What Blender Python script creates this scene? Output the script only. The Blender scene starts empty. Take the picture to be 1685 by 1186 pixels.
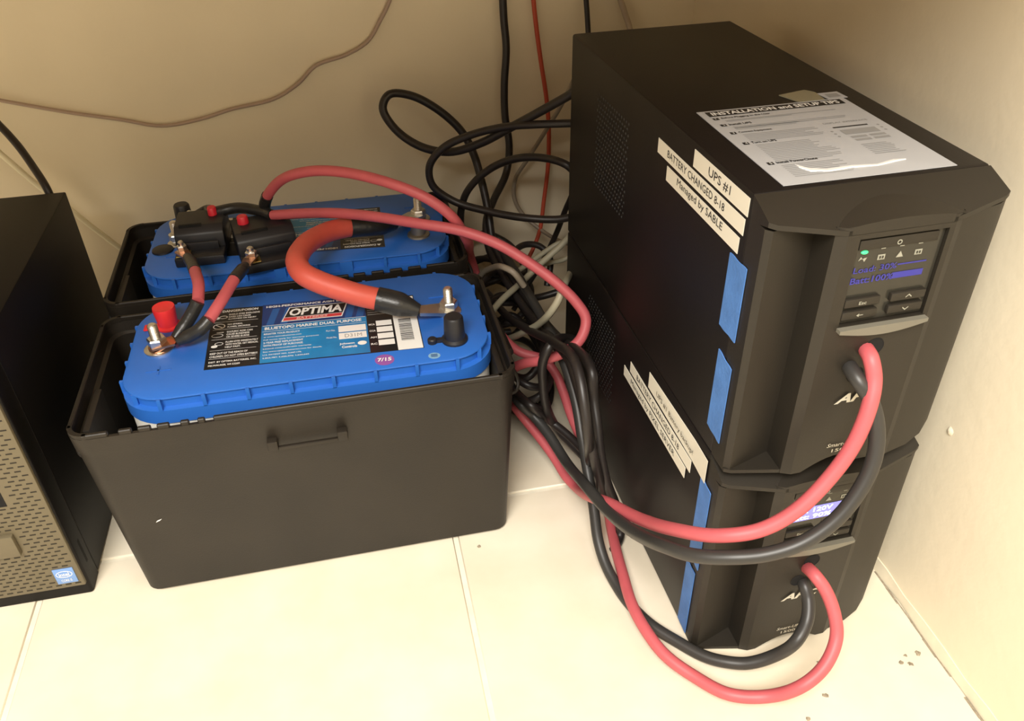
import bpy, bmesh, math, random
from mathutils import Vector, Matrix

random.seed(7)
S = bpy.context.scene
COL = S.collection

# ------------------------------------------------------------------ camera, world, light, exposure
cam_d = bpy.data.cameras.new('camera')
cam = bpy.data.objects.new('camera', cam_d)
COL.objects.link(cam)
cam_d.sensor_fit = 'HORIZONTAL'
cam_d.sensor_width = 36.0
cam_d.lens = 29.1601
cam_d.clip_start = 0.01
_r, _u, _f = Vector((0.978314, -0.206405, -0.017276)), Vector((0.134741, 0.570851, 0.809922)), Vector((0.15731, 0.794686, -0.586283))
cam.matrix_world = Matrix(((_r.x, _u.x, -_f.x, 0), (_r.y, _u.y, -_f.y, 0), (_r.z, _u.z, -_f.z, 0), (0, 0, 0, 1)))
cam.location = (-0.4590, -1.0615, 0.6599)
S.camera = cam

world = bpy.data.worlds.new('room_light')
S.world = world
world.use_nodes = True
world.node_tree.nodes['Background'].inputs[0].default_value = (1.0, 0.81, 0.56, 1)
world.node_tree.nodes['Background'].inputs[1].default_value = 0.55

def area_light(name, loc, target, size, power, color):
    d = bpy.data.lights.new(name, 'AREA')
    d.shape = 'DISK'
    d.size = size
    d.energy = power
    d.color = color
    o = bpy.data.objects.new(name, d)
    COL.objects.link(o)
    o.location = loc
    o.rotation_euler = (Vector(target) - Vector(loc)).to_track_quat('-Z', 'Y').to_euler()
    return o

area_light('ceiling_lamp', (-0.90, -1.85, 1.85), (-0.3, -0.5, 0.0), 1.0, 86.0, (1.0, 0.955, 0.88))

S.view_settings.view_transform = 'Standard'
S.view_settings.look = 'None'
S.view_settings.gamma = 1.0
S.view_settings.use_curve_mapping = False
S.view_settings.exposure = 0.0

# ------------------------------------------------------------------ materials
MATS = {}
def mat(name, col, rough=0.5, metal=0.0, var=0.0, vscale=40.0, bump=0.0, bscale=200.0, spec=0.5, emit=None, estr=1.0, col2=None, trans=0.0, coat=0.0):
    if name in MATS:
        return MATS[name]
    m = bpy.data.materials.new(name)
    m.use_nodes = True
    nt = m.node_tree
    b = nt.nodes['Principled BSDF']
    b.inputs['Base Color'].default_value = (*col, 1)
    b.inputs['Roughness'].default_value = rough
    b.inputs['Metallic'].default_value = metal
    b.inputs['Specular IOR Level'].default_value = spec
    b.inputs['Transmission Weight'].default_value = trans
    b.inputs['Coat Weight'].default_value = coat
    if emit:
        b.inputs['Emission Color'].default_value = (*emit, 1)
        b.inputs['Emission Strength'].default_value = estr
    tc = nt.nodes.new('ShaderNodeTexCoord')
    if var or col2:
        n = nt.nodes.new('ShaderNodeTexNoise')
        n.inputs['Scale'].default_value = vscale
        n.inputs['Detail'].default_value = 6
        nt.links.new(tc.outputs['Object'], n.inputs['Vector'])
        r = nt.nodes.new('ShaderNodeValToRGB')
        r.color_ramp.elements[0].position = 0.3
        r.color_ramp.elements[1].position = 0.7
        a = tuple(c * (1 - var) for c in col)
        z = col2 if col2 else tuple(min(1, c * (1 + var)) for c in col)
        r.color_ramp.elements[0].color = (*a, 1)
        r.color_ramp.elements[1].color = (*z, 1)
        nt.links.new(n.outputs['Fac'], r.inputs['Fac'])
        nt.links.new(r.outputs['Color'], b.inputs['Base Color'])
    if bump:
        n2 = nt.nodes.new('ShaderNodeTexNoise')
        n2.inputs['Scale'].default_value = bscale
        n2.inputs['Detail'].default_value = 3
        nt.links.new(tc.outputs['Object'], n2.inputs['Vector'])
        bp = nt.nodes.new('ShaderNodeBump')
        bp.inputs['Strength'].default_value = bump
        bp.inputs['Distance'].default_value = 0.002
        nt.links.new(n2.outputs['Fac'], bp.inputs['Height'])
        nt.links.new(bp.outputs['Normal'], b.inputs['Normal'])
    MATS[name] = m
    return m

WALL = mat('wall_paint', (0.86, 0.77, 0.585), 0.7, var=0.03, vscale=9, bump=0.2, bscale=70, spec=0.25)
TILE = mat('floor_tile', (0.74, 0.66, 0.51), 0.42, vscale=14, var=0.03, col2=(0.80, 0.73, 0.59), bump=0.06, bscale=90)
GROUT = mat('grout', (0.78, 0.72, 0.58), 0.8, var=0.08, vscale=60)
CAULK = mat('caulk', (0.80, 0.72, 0.55), 0.6, var=0.06, vscale=60)
DIRT = mat('dirt', (0.30, 0.25, 0.18), 0.9, var=0.3, vscale=300)
CASE = mat('black_steel', (0.0075, 0.0055, 0.005), 0.45, bump=0.05, bscale=900, spec=0.32)
BEZ = mat('charcoal_plastic', (0.0185, 0.015, 0.0105), 0.5, bump=0.05, bscale=900, spec=0.45)
BEZL = mat('grey_plastic', (0.16, 0.15, 0.12), 0.45)
GLOSS = mat('dark_gloss', (0.03, 0.028, 0.022), 0.2)
HOLE = mat('black_void', (0.003, 0.003, 0.003), 0.9)
VENT = mat('vent_rim_glint', (0.05, 0.05, 0.05), 0.35, metal=0.6)
SILVER = mat('silver_print', (0.62, 0.60, 0.52), 0.35, metal=0.3)
PAPER = mat('paper', (0.47, 0.48, 0.50), 0.4, var=0.03, vscale=30)
CREAM = mat('label_tape', (0.80, 0.76, 0.64), 0.4)
INK = mat('black_ink', (0.012, 0.011, 0.012), 0.5)
GREYINK = mat('grey_ink', (0.30, 0.30, 0.30), 0.6)
WHITE = mat('white_ink', (0.86, 0.86, 0.84), 0.45)
CLEAR = mat('packing_tape', (0.26, 0.24, 0.16), 0.15, spec=0.7)
GLARE = mat('tape_glare_white', (0.86, 0.86, 0.85), 0.12, spec=0.8)
BLUETAPE = mat('blue_masking_tape', (0.075, 0.20, 0.52), 0.65, var=0.12, vscale=60, bump=0.2, bscale=300)
BOX = mat('black_box_plastic', (0.0165, 0.0128, 0.009), 0.5, var=0.22, vscale=12, bump=0.08, bscale=700, spec=0.4)
LIDB = mat('blue_lid', (0.026, 0.145, 0.56), 0.38, var=0.05, vscale=25, bump=0.03, bscale=400)
BODY = mat('battery_body', (0.78, 0.76, 0.70), 0.5)
RED = mat('red_jacket', (0.52, 0.10, 0.115), 0.5, var=0.06, vscale=50)
ORANGE = mat('thick_red_jacket', (0.58, 0.09, 0.062), 0.5, var=0.06, vscale=50)
REDW = mat('thin_red_wire', (0.50, 0.07, 0.03), 0.5)
REDCAP = mat('red_cap', (0.75, 0.03, 0.035), 0.4)
BLKJ = mat('black_jacket', (0.034, 0.032, 0.030), 0.42)
CORD = mat('black_cord', (0.018, 0.014, 0.013), 0.42)
SHRINK = mat('heat_shrink', (0.018, 0.018, 0.018), 0.35, bump=0.25, bscale=160)
BLKR = mat('black_rubber', (0.012, 0.012, 0.015), 0.45)
METAL = mat('zinc', (0.74, 0.73, 0.70), 0.36, metal=1.0)
COPPER = mat('copper', (0.72, 0.38, 0.22), 0.3, metal=1.0)
LEAD = mat('lead', (0.35, 0.33, 0.28), 0.5, metal=0.8)
BRASS = mat('brass', (0.70, 0.55, 0.20), 0.3, metal=1.0)
GREYW = mat('grey_wire', (0.30, 0.25, 0.19), 0.5)
WHITEW = mat('white_wire', (0.86, 0.80, 0.58), 0.5)
ETH = mat('beige_wire', (0.38, 0.35, 0.25), 0.5)
TAN = mat('grey_wall_wire', (0.44, 0.33, 0.26), 0.5)
LBLACK = mat('label_black', (0.010, 0.010, 0.012), 0.35)
LNAVY = mat('label_navy', (0.008, 0.035, 0.17), 0.35)
LBLUE = mat('label_blue', (0.012, 0.17, 0.50), 0.35, vscale=18, var=0.3, col2=(0.02, 0.30, 0.66))
LMID = mat('label_streak', (0.012, 0.10, 0.36), 0.35)
LRED = mat('label_red', (0.62, 0.05, 0.06), 0.35)
PURPLE = mat('purple_sticker', (0.28, 0.09, 0.36), 0.45)
OVAL = mat('oval_sticker', (0.22, 0.42, 0.62), 0.4)
GREENLED = mat('green_led', (0.05, 0.6, 0.2), 0.4, emit=(0.05, 1.0, 0.25), estr=0.9)
LCDBLUE = mat('blue_segments', (0.02, 0.02, 0.12), 0.4, emit=(0.045, 0.04, 0.5), estr=0.5)
LCDBACK = mat('lit_screen', (0.2, 0.2, 0.6), 0.4, emit=(0.22, 0.22, 0.72), estr=0.8)
LCDWHITE = mat('white_segments', (0.8, 0.85, 1.0), 0.4, emit=(0.75, 0.85, 1.0), estr=1.5)
TOWERF = mat('tower_bezel', (0.135, 0.112, 0.068), 0.5, bump=0.04, bscale=800)
TOWERC = mat('tower_steel', (0.005, 0.0042, 0.004), 0.5, bump=0.04, bscale=900, spec=0.22)
BADGE = mat('badge_blue', (0.16, 0.30, 0.62), 0.3)
REDBTN = mat('red_button', (0.66, 0.02, 0.04), 0.4)

# ------------------------------------------------------------------ helpers
def thing(name, label, cat, loc=(0, 0, 0), rz=0.0, group=None):
    o = bpy.data.objects.new(name, None)
    o.empty_display_size = 0.02
    COL.objects.link(o)
    o.location = loc
    o.rotation_euler = (0, 0, rz)
    o['label'] = label
    o['category'] = cat
    if group:
        o['group'] = group
    return o

def tag(o, label, cat, group=None):
    o['label'] = label
    o['category'] = cat
    if group:
        o['group'] = group
    return o

def link(name, bm, m, parent=None, loc=None, smooth=False, ang=40):
    bmesh.ops.recalc_face_normals(bm, faces=bm.faces)
    me = bpy.data.meshes.new(name)
    bm.to_mesh(me)
    bm.free()
    ms = m if isinstance(m, (list, tuple)) else [m]
    for x in ms:
        me.materials.append(x)
    if smooth:
        me.polygons.foreach_set('use_smooth', [True] * len(me.polygons))
        me.set_sharp_from_angle(angle=math.radians(ang))
    o = bpy.data.objects.new(name, me)
    COL.objects.link(o)
    if parent:
        o.parent = parent
    if loc:
        o.location = loc
    return o

def bx(bm, x0, x1, y0, y1, z0, z1, bevel=0.0, seg=2):
    r = bmesh.ops.create_cube(bm, size=1.0)
    vs = r['verts']
    bmesh.ops.scale(bm, vec=(x1 - x0, y1 - y0, z1 - z0), verts=vs)
    bmesh.ops.translate(bm, vec=((x0 + x1) / 2, (y0 + y1) / 2, (z0 + z1) / 2), verts=vs)
    if bevel:
        es = set()
        for v in vs:
            es.update(v.link_edges)
        bmesh.ops.bevel(bm, geom=list(es), offset=bevel, segments=seg, profile=0.5, affect='EDGES')

def box(name, dims, m, parent=None, bevel=0.0, seg=2, loc=None):
    bm = bmesh.new()
    bx(bm, *dims, bevel=bevel, seg=seg)
    return link(name, bm, m, parent, loc, smooth=bevel > 0)

def rr(cx, cy, w, d, r, z, n=6):
    """rounded rectangle ring"""
    out = []
    for (sx, sy, a0) in ((1, 1, 0), (-1, 1, 90), (-1, -1, 180), (1, -1, 270)):
        for k in range(n + 1):
            a = math.radians(a0 + 90 * k / n)
            out.append((cx + sx * (w / 2 - r) + r * math.cos(a), cy + sy * (d / 2 - r) + r * math.sin(a), z))
    return out

def loft(bm, rings, cap0=True, cap1=True, closed=True):
    vr = [[bm.verts.new(q) for q in ring] for ring in rings]
    n = len(rings[0])
    for a, b in zip(vr, vr[1:]):
        for i in range(n if closed else n - 1):
            j = (i + 1) % n
            bm.faces.new((a[i], a[j], b[j], b[i]))
    if cap0:
        bm.faces.new(vr[0][::-1])
    if cap1:
        bm.faces.new(vr[-1])
    return vr

def lathe(bm, prof, c=(0, 0, 0), n=20, flat=1.0):
    rings = []
    for (r, z) in prof:
        rings.append([(c[0] + r * math.cos(2 * math.pi * k / n), c[1] + flat * r * math.sin(2 * math.pi * k / n), c[2] + z) for k in range(n)])
    return loft(bm, rings)

def spline(pts, sub=10):
    P = [Vector(q) for q in pts]
    P = [P[0] * 2 - P[1]] + P + [P[-1] * 2 - P[-2]]
    out = []
    for i in range(1, len(P) - 2):
        p0, p1, p2, p3 = P[i - 1], P[i], P[i + 1], P[i + 2]
        # centripetal Catmull-Rom
        t0 = 0.0
        t1 = t0 + max((p1 - p0).length, 1e-5) ** 0.5
        t2 = t1 + max((p2 - p1).length, 1e-5) ** 0.5
        t3 = t2 + max((p3 - p2).length, 1e-5) ** 0.5
        for k in range(sub):
            t = t1 + (t2 - t1) * k / sub
            a1 = p0 * ((t1 - t) / (t1 - t0)) + p1 * ((t - t0) / (t1 - t0))
            a2 = p1 * ((t2 - t) / (t2 - t1)) + p2 * ((t - t1) / (t2 - t1))
            a3 = p2 * ((t3 - t) / (t3 - t2)) + p3 * ((t - t2) / (t3 - t2))
            b1 = a1 * ((t2 - t) / (t2 - t0)) + a2 * ((t - t0) / (t2 - t0))
            b2 = a2 * ((t3 - t) / (t3 - t1)) + a3 * ((t - t1) / (t3 - t1))
            out.append(b1 * ((t2 - t) / (t2 - t1)) + b2 * ((t - t1) / (t2 - t1)))
    out.append(P[-2])
    return out

def sweep(bm, path, rad, sides=12, org=(0, 0, 0)):
    org = Vector(org)
    n = len(path)
    T = []
    for i in range(n):
        d = path[min(i + 1, n - 1)] - path[max(i - 1, 0)]
        T.append(d.normalized() if d.length > 1e-9 else Vector((0, 0, 1)))
    a = Vector((0, 0, 1)) if abs(T[0].z) < 0.9 else Vector((1, 0, 0))
    N = (a - T[0] * a.dot(T[0])).normalized()
    rings = []
    for i in range(n):
        N = (N - T[i] * N.dot(T[i])).normalized()
        B = T[i].cross(N)
        r = rad(i / (n - 1)) if callable(rad) else rad
        rings.append([tuple(path[i] - org + (N * math.cos(2 * math.pi * k / sides) + B * math.sin(2 * math.pi * k / sides)) * r) for k in range(sides)])
    loft(bm, rings)

def tube(name, pts, rad, m, parent=None, sides=12, sub=8):
    """a swept round cable; points in world space; its origin is its lowest point"""
    path = spline(pts, sub)
    if parent:
        org = parent.location
    else:
        low = min(path, key=lambda q: q.z)
        org = Vector((low.x, low.y, low.z))
    bm = bmesh.new()
    sweep(bm, path, rad, sides, org)
    o = link(name, bm, m, parent, None, smooth=True, ang=60)
    if not parent:
        o.location = org
    return o

TXT = {}
def text_mesh(body, shear, bold):
    key = (body, shear, bold)
    if key not in TXT:
        c = bpy.data.curves.new('t', 'FONT')
        c.body = body
        c.shear = shear
        c.offset = bold
        c.resolution_u = 2
        o = bpy.data.objects.new('t', c)
        me = o.to_mesh()
        vs = [tuple(v.co) for v in me.vertices]
        fs = [tuple(q.vertices) for q in me.polygons]
        o.to_mesh_clear()
        bpy.data.objects.remove(o)
        bpy.data.curves.remove(c)
        TXT[key] = (vs, fs)
    return TXT[key]

class Print:
    """flat print on a plane: origin, x axis, y axis; everything collected goes into one mesh with several inks"""
    def __init__(self, o, ax, ay, lift=0.0003):
        self.o, self.ax, self.ay = Vector(o), Vector(ax).normalized(), Vector(ay).normalized()
        self.n = self.ax.cross(self.ay)
        self.lift = lift
        self.bm = bmesh.new()
        self.mats = []
    def mi(self, m):
        if m not in self.mats:
            self.mats.append(m)
        return self.mats.index(m)
    def at(self, x, y, l):
        return self.o + self.ax * x + self.ay * y + self.n * (self.lift * (1 + l))
    def poly(self, pts, m, l=0):
        f = self.bm.faces.new([self.bm.verts.new(self.at(x, y, l)) for x, y in pts])
        f.material_index = self.mi(m)
    def rect(self, x0, y0, x1, y1, m, l=0):
        self.poly([(x0, y0), (x1, y0), (x1, y1), (x0, y1)], m, l)
    def ring(self, cx, cy, rx, ry, t, m, l=0, n=20):
        for k in range(n):
            a, b = 2 * math.pi * k / n, 2 * math.pi * (k + 1) / n
            q = lambda e, s: (cx + (rx - s) * math.cos(e), cy + (ry - s) * math.sin(e))
            self.poly([q(a, 0), q(b, 0), q(b, t), q(a, t)], m, l)
    def disc(self, cx, cy, rx, ry, m, l=0, n=20):
        self.poly([(cx + rx * math.cos(2 * math.pi * k / n), cy + ry * math.sin(2 * math.pi * k / n)) for k in range(n)], m, l)
    def text(self, body, x0, y0, w, h, m, shear=0.0, bold=0.0, l=1):
        """fit the writing into the box x0,y0,w,h (w 0 keeps the natural width)"""
        vs, fs = text_mesh(body, shear, bold)
        xs = [v[0] for v in vs]
        ys = [v[1] for v in vs]
        hh = max(ys) - min(ys)
        sy = h / hh
        sx = w / (max(xs) - min(xs)) if w else sy
        mi = self.mi(m)
        nv = [self.bm.verts.new(self.at(x0 + (v[0] - min(xs)) * sx, y0 + (v[1] - min(ys)) * sy, l)) for v in vs]
        for q in fs:
            try:
                f = self.bm.faces.new([nv[i] for i in q])
                f.material_index = mi
            except ValueError:
                pass
    def build(self, name, parent, label=None):
        me = bpy.data.meshes.new(name)
        # keep face direction as written
        self.bm.to_mesh(me)
        self.bm.free()
        for m in self.mats:
            me.materials.append(m)
        o = bpy.data.objects.new(name, me)
        COL.objects.link(o)
        o.parent = parent
        if label:
            o['label'] = label
        return o

def structure(o):
    o['kind'] = 'structure'
    return o

# ------------------------------------------------------------------ the room
structure(box('wall_back', (-1.9, 0.1, 0.0, 0.1, -0.05, 2.6), WALL))
structure(box('wall_right', (0.0, 0.1, -2.6, 0.0, -0.05, 2.6), WALL))
floor = structure(box('floor', (-1.9, 0.0, -2.6, 0.0, -0.05, -0.0015), GROUT))
TS, G = 0.4115, 0.005
tile_me = None
for i in range(-4, 1):
    for j in range(-5, 1):
        x0, y0 = -0.405 + i * TS, -0.4145 + j * TS
        x1, y1 = min(x0 + TS, 0.0), min(y0 + TS, 0.0)
        if x0 >= -0.001 or y0 >= -0.001:
            continue
        box('tile', (x0 + G / 2, x1 - G / 2, y0 + G / 2, y1 - G / 2, -0.01, 0.0), TILE, floor, bevel=0.0012, seg=1)
# the desk top the equipment stands under, fixed to the two walls
desk = thing('desk', 'plain desk top fixed to the walls above the equipment', 'desk', (-0.75, -0.41, 0.74))
box('desk_top', (-0.75, 0.75, -0.41, 0.41, 0.0, 0.028), mat('desk_board', (0.35, 0.25, 0.16), 0.5, var=0.1, vscale=8), desk, bevel=0.002)
box('wall_batten', (-0.75, 0.75, 0.388, 0.41, -0.04, 0.0), mat('desk_board', (0.35, 0.25, 0.16), 0.5), desk)
# uneven bead of caulk along the foot of the right wall
bm = bmesh.new()
rings = []
for k in range(60):
    y = -0.01 - k * 0.03
    w = 0.0030 + 0.0008 * math.sin(k * 1.7) + 0.0006 * math.sin(k * 4.1)
    h = 0.012 + 0.0015 * math.sin(k * 2.3)
    rings.append([(0.0005, y, 0.0), (-w, y, 0.0), (-w * 0.8, y, h * 0.35), (-0.0012, y, h), (0.0005, y, h)])
loft(bm, rings)
structure(link('trim_1', bm, CAULK, smooth=True))
bm = bmesh.new()
for k in range(40):
    y = -0.20 - k * 0.02
    if k % 7 == 5:
        continue
    bx(bm, -0.0050 - 0.0006 * math.sin(k * 1.9), -0.0034, y - 0.02, y, -0.001, 0.0004)
structure(link('trim_2', bm, DIRT))
# paint blisters on the right wall
bm = bmesh.new()
for (y, z, s) in ((-0.50, 0.045, 0.004), (-0.545, 0.05, 0.005), (-0.465, 0.062, 0.004), (-0.62, 0.20, 0.004), (-0.70, 0.325, 0.006), (-0.57, 0.08, 0.003), (-0.66, 0.33, 0.003)):
    n = 9
    ring = [(0.0, y + s * (0.7 + 0.5 * random.random()) * math.cos(2 * math.pi * k / n), z + s * (0.7 + 0.6 * random.random()) * math.sin(2 * math.pi * k / n)) for k in range(n)]
    top = [(-0.0016, y + (q[1] - y) * 0.5, z + (q[2] - z) * 0.5) for q in ring]
    loft(bm, [ring, top], cap0=False)
w_r = bpy.data.objects['wall_right']
pb = link('paint_blister', bm, WALL, w_r, smooth=True, ang=80)
pb['kind'] = 'stuff'
# crumbs of dirt on the tiles
bm = bmesh.new()
for (cx, cy, s) in ((-0.0300, -0.6921, 0.0000), (-0.0309, -0.7008, 0.0000), (-0.0179, -0.6922, 0.0000), (-0.0375, -0.6981, 0.0000), (-0.1201, -0.7126, 0.0000), (-0.1092, -0.6821, 0.0000), (-0.1291, -0.6635, 0.0000), (-0.3833, -0.4809, 0.0000), (-0.1448, -0.7290, 0.0000)):
    s = 0.0018 + 0.0012 * random.random()
    n = 8
    ring = [(cx + s * (0.5 + 0.8 * random.random()) * math.cos(2 * math.pi * k / n), cy + s * (0.5 + 0.8 * random.random()) * math.sin(2 * math.pi * k / n), 0.0001) for k in range(n)]
    top = [(cx + (q[0] - cx) * 0.7, cy + (q[1] - cy) * 0.7, 0.0009) for q in ring]
    loft(bm, [ring, top], cap0=False)
d = link('dirt_crumbs', bm, DIRT)
d['kind'] = 'stuff'
tag(d, 'dark crumbs of dirt scattered on the cream floor tiles', 'dirt')

# ------------------------------------------------------------------ UPS units
UX, UY, UROT = -0.1349, -0.4477, 0.0273
def L(u, v, z):
    return (u - 0.0855, 0.2195 - v, z)

def prism(bm, plan, z0, z1, ztop=None):
    """plan: list of (u, v); prism between two heights"""
    loft(bm, [[L(u, v, z0) for u, v in plan], [L(u, v, z1) for u, v in plan]])

def make_ups(name, label, z0, lower):
    t = thing(name, label, 'ups', (UX, UY, z0), UROT, 'stacked black UPS units')
    W, HT, DS = 0.171, 0.219, 0.391
    foot = 0.0012
    # steel case
    bm = bmesh.new()
    loft(bm, [[L(u, v, z) for (u, v) in ((0, 0), (W, 0), (W, DS), (0, DS))] for z in (foot, HT)])
    bmesh.ops.bevel(bm, geom=[e for e in bm.edges], offset=0.0025, segments=2, profile=0.5, affect='EDGES')
    case = link('case', bm, CASE, t, smooth=True)
    # rows of vent holes in the left side, rim glints painted as lighter grey
    bm = bmesh.new()
    for (va, vb, za, zb) in ((0.088, 0.178, 0.098, 0.192),):
        nr = int((zb - za) / 0.0052)
        nc = int((vb - va) / 0.0062)
        for i in range(nr):
            for j in range(nc):
                v = va + (j + 0.5 * (i % 2)) * 0.0062
                z = za + i * 0.0052
                ring = [L(-0.0002, v + 0.0017 * math.cos(math.pi * k / 3), z + 0.0017 * math.sin(math.pi * k / 3)) for k in range(6)]
                ring2 = [L(-0.0004, v + 0.0012 * math.cos(math.pi * k / 3), z + 0.0012 * math.sin(math.pi * k / 3)) for k in range(6)]
                ring3 = [L(-0.0001, v + 0.0010 * math.cos(math.pi * k / 3), z + 0.0010 * math.sin(math.pi * k / 3)) for k in range(6)]
                loft(bm, [ring, ring2, ring3], cap0=False, cap1=True)
    vo = link('vent_holes', bm, VENT, case)
    vo['kind'] = 'stuff'
    # bezel: recessed strips either side, visor above
    bm = bmesh.new()
    prism(bm, [(0.0004, DS), (0.0002, 0.4105), (0.004, 0.4145), (0.040, 0.403), (0.100, 0.403), (0.100, DS)], foot, 0.2035)
    prism(bm, [(0.0004, DS), (0.0002, 0.4125), (0.005, 0.4155), (0.0405, 0.4240), (0.0405, DS)], foot, 0.0045)
    rs = [(0.100, DS, foot), (0.100, 0.4245, foot), (0.1305, 0.4245, foot), (0.150, 0.4205, 0.0025), (0.163, 0.4170, 0.0080), (0.1705, 0.4125, 0.0170), (0.1706, DS, 0.0170)]
    loft(bm, [[L(u, v, z) for u, v, z in rs], [L(u, v, 0.2035) for u, v, z in rs]])
    front = [(0.0002, 0.4135), (0.005, 0.4165), (0.0405, 0.4262), (0.0475, 0.428), (0.1235, 0.428), (0.1305, 0.4262), (0.166, 0.4165), (0.1708, 0.4135)]
    back = [(0.0004, DS), (0.005, DS), (0.0405, DS), (0.0475, DS), (0.1235, DS), (0.1305, DS), (0.166, DS), (0.1706, DS)]
    zs = lambda v: 0.2178 - (v - DS) * 0.36
    lo = [L(u, v, zs(v) - 0.0035) for u, v in front]
    hi = [L(u, v, zs(v)) for u, v in front]
    hb = [L(u, v, 0.2182) for u, v in back]
    lb = [L(u, v, 0.2) for u, v in back]
    loft(bm, [lb, lo, hi, hb], cap0=False, cap1=False, closed=False)
    for e in (0, -1):
        bm.faces.new([bm.verts.new(q[e]) for q in (lb, lo, hi, hb)])
    bm.faces.new([bm.verts.new(q) for q in hb + lb[::-1]])
    bezel = link('bezel', bm, BEZ, t, smooth=True, ang=30)
    # front panel with display opening and arched foot
    bm = bmesh.new()
    u0, u1, ua, ub = 0.0475, 0.1235, 0.0565, 0.1195
    za, zb, zt = 0.133, 0.1975, 0.2065
    VF, VD = 0.428, 0.4275
    arch = []
    for k in range(13):
        s = k / 12
        arch.append((u0 + 0.008 + (u1 - u0 - 0.016) * s, 0.0015 + 0.012 * math.sin(math.pi * s)))
    def F(pts, v):
        bm.faces.new([bm.verts.new(L(u, v, z)) for u, z in pts])
    F([(u0, zb), (ua, zb), (ua, za), (u0, za)], VF)
    F([(ub, zb), (u1, zb), (u1, za), (ub, za)], VF)
    F([(u0, zt), (u1, zt), (u1, zb), (ub, zb), (ua, zb), (u0, zb)], VF)
    F([(u0, za), (ua, za), (ub, za), (u1, za), (u1, 0.0015)] + arch[::-1] + [(u0, 0.0015)], VF)
    # opening walls and floor
    for (a, b) in (((ua, za), (ua, zb)), ((ua, zb), (ub, zb)), ((ub, zb), (ub, za)), ((ub, za), (ua, za))):
        bm.faces.new([bm.verts.new(L(a[0], VF, a[1])), bm.verts.new(L(b[0], VF, b[1])), bm.verts.new(L(b[0], VD - 0.003, b[1])), bm.verts.new(L(a[0], VD - 0.003, a[1]))])
    F([(ua, za), (ub, za), (ub, zb), (ua, zb)], VD - 0.003)
    # flanks
    for (ue, uo, s) in ((u0, 0.0405, 1), (u1, 0.1305, -1)):
        bm.faces.new([bm.verts.new(L(ue, VF, 0.0015)), bm.verts.new(L(ue, VF, zt)), bm.verts.new(L(uo, 0.4245, zt)), bm.verts.new(L(uo, 0.4245, 0.0015))])
        bm.faces.new([bm.verts.new(L(uo, 0.4245, 0.0015)), bm.verts.new(L(uo, 0.4245, zt)), bm.verts.new(L(uo, 0.400, zt)), bm.verts.new(L(uo, 0.400, 0.0015))])
        bm.faces.new([bm.verts.new(L(*q)) for q in ((ue, VF, 0.0015), (uo, 0.4245, 0.0015), (uo, 0.40, 0.0015), (ue, 0.40, 0.0015))])
    # arch underside
    full = [(u0, 0.0015)] + arch + [(u1, 0.0015)]
    for a, b in zip(full, full[1:]):
        bm.faces.new([bm.verts.new(L(a[0], VF, a[1])), bm.verts.new(L(b[0], VF, b[1])), bm.verts.new(L(b[0], 0.404, b[1])), bm.verts.new(L(a[0], 0.404, a[1]))])
    # brow: an arc on the sloping visor falling to the panel's front edge
    NB = 16
    ar, fr, ft = [], [], []
    for k in range(NB + 1):
        s = k / NB
        u = 0.0405 + 0.09 * s
        v = 0.4262 - 0.0235 * math.sin(math.pi * s) ** 0.8
        ar.append(L(u, v, zs(v) + 0.0001))
        vf = 0.4248 + 0.0035 * min(1, 12 * s, 12 * (1 - s))
        zf = 0.2052 + 0.0042 * math.sin(math.pi * s) ** 0.7
        fr.append(L(u, vf, zf))
        ft.append(L(u, vf, 0.2015))
    for q, w in ((ar, fr), (fr, ft)):
        loft(bm, [q, w], cap0=False, cap1=False, closed=False)
    bmesh.ops.remove_doubles(bm, verts=bm.verts, dist=0.00005)
    panel = link('front_panel', bm, BEZ, t, smooth=True, ang=28)
    # display
    vd = VD - 0.0028
    scr = box('display_window', (ua - 0.0855 + 0.0005, ub - 0.0855 - 0.0005, 0.2195 - vd - 0.0006, 0.2195 - vd, za + 0.001, zb - 0.001), GLOSS, t)
    box('indicator_bar', (ua - 0.0855 + 0.002, ub - 0.0855 - 0.005, 0.2195 - vd - 0.0018, 0.2195 - vd - 0.0005, 0.1885, 0.1955), BEZ, scr, bevel=0.0006)
    pr = Print(L(ua, vd + 0.0007, za), (1, 0, 0), (0, 0, 1), 0.0002)
    # indicator symbols: wave, battery, triangle, cell
    gi = mat('symbol_grey', (0.30, 0.30, 0.25), 0.5)
    yi = 0.0475
    for k in range(4):
        x = 0.0070 + 0.0133 * k
        if k == 0:
            pr.poly([(x - 0.003, yi), (x - 0.0015, yi + 0.003), (x, yi + 0.0012), (x - 0.001, yi + 0.0012)], gi)
            pr.poly([(x, yi + 0.0012), (x + 0.0015, yi - 0.001), (x + 0.003, yi + 0.002), (x + 0.001, yi + 0.0018)], gi)
        elif k == 2:
            pr.poly([(x - 0.0026, yi - 0.001), (x + 0.0026, yi - 0.001), (x, yi + 0.0034)], gi)
        else:
            pr.rect(x - 0.0026, yi - 0.001, x + 0.0026, yi + 0.0028, gi)
            pr.rect(x - 0.0016, yi - 0.0002, x - 0.0003, yi + 0.0018, GLOSS, 1)
            pr.rect(x + 0.0003, yi - 0.0002, x + 0.0016, yi + 0.0018, GLOSS, 1)
        if k:
            pr.rect(x - 0.0016, yi + 0.0068, x + 0.0016, yi + 0.0074, gi)
    pr.ring(0.0300, yi + 0.0108, 0.0018, 0.0018, 0.0007, gi, 6, 14)
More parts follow.
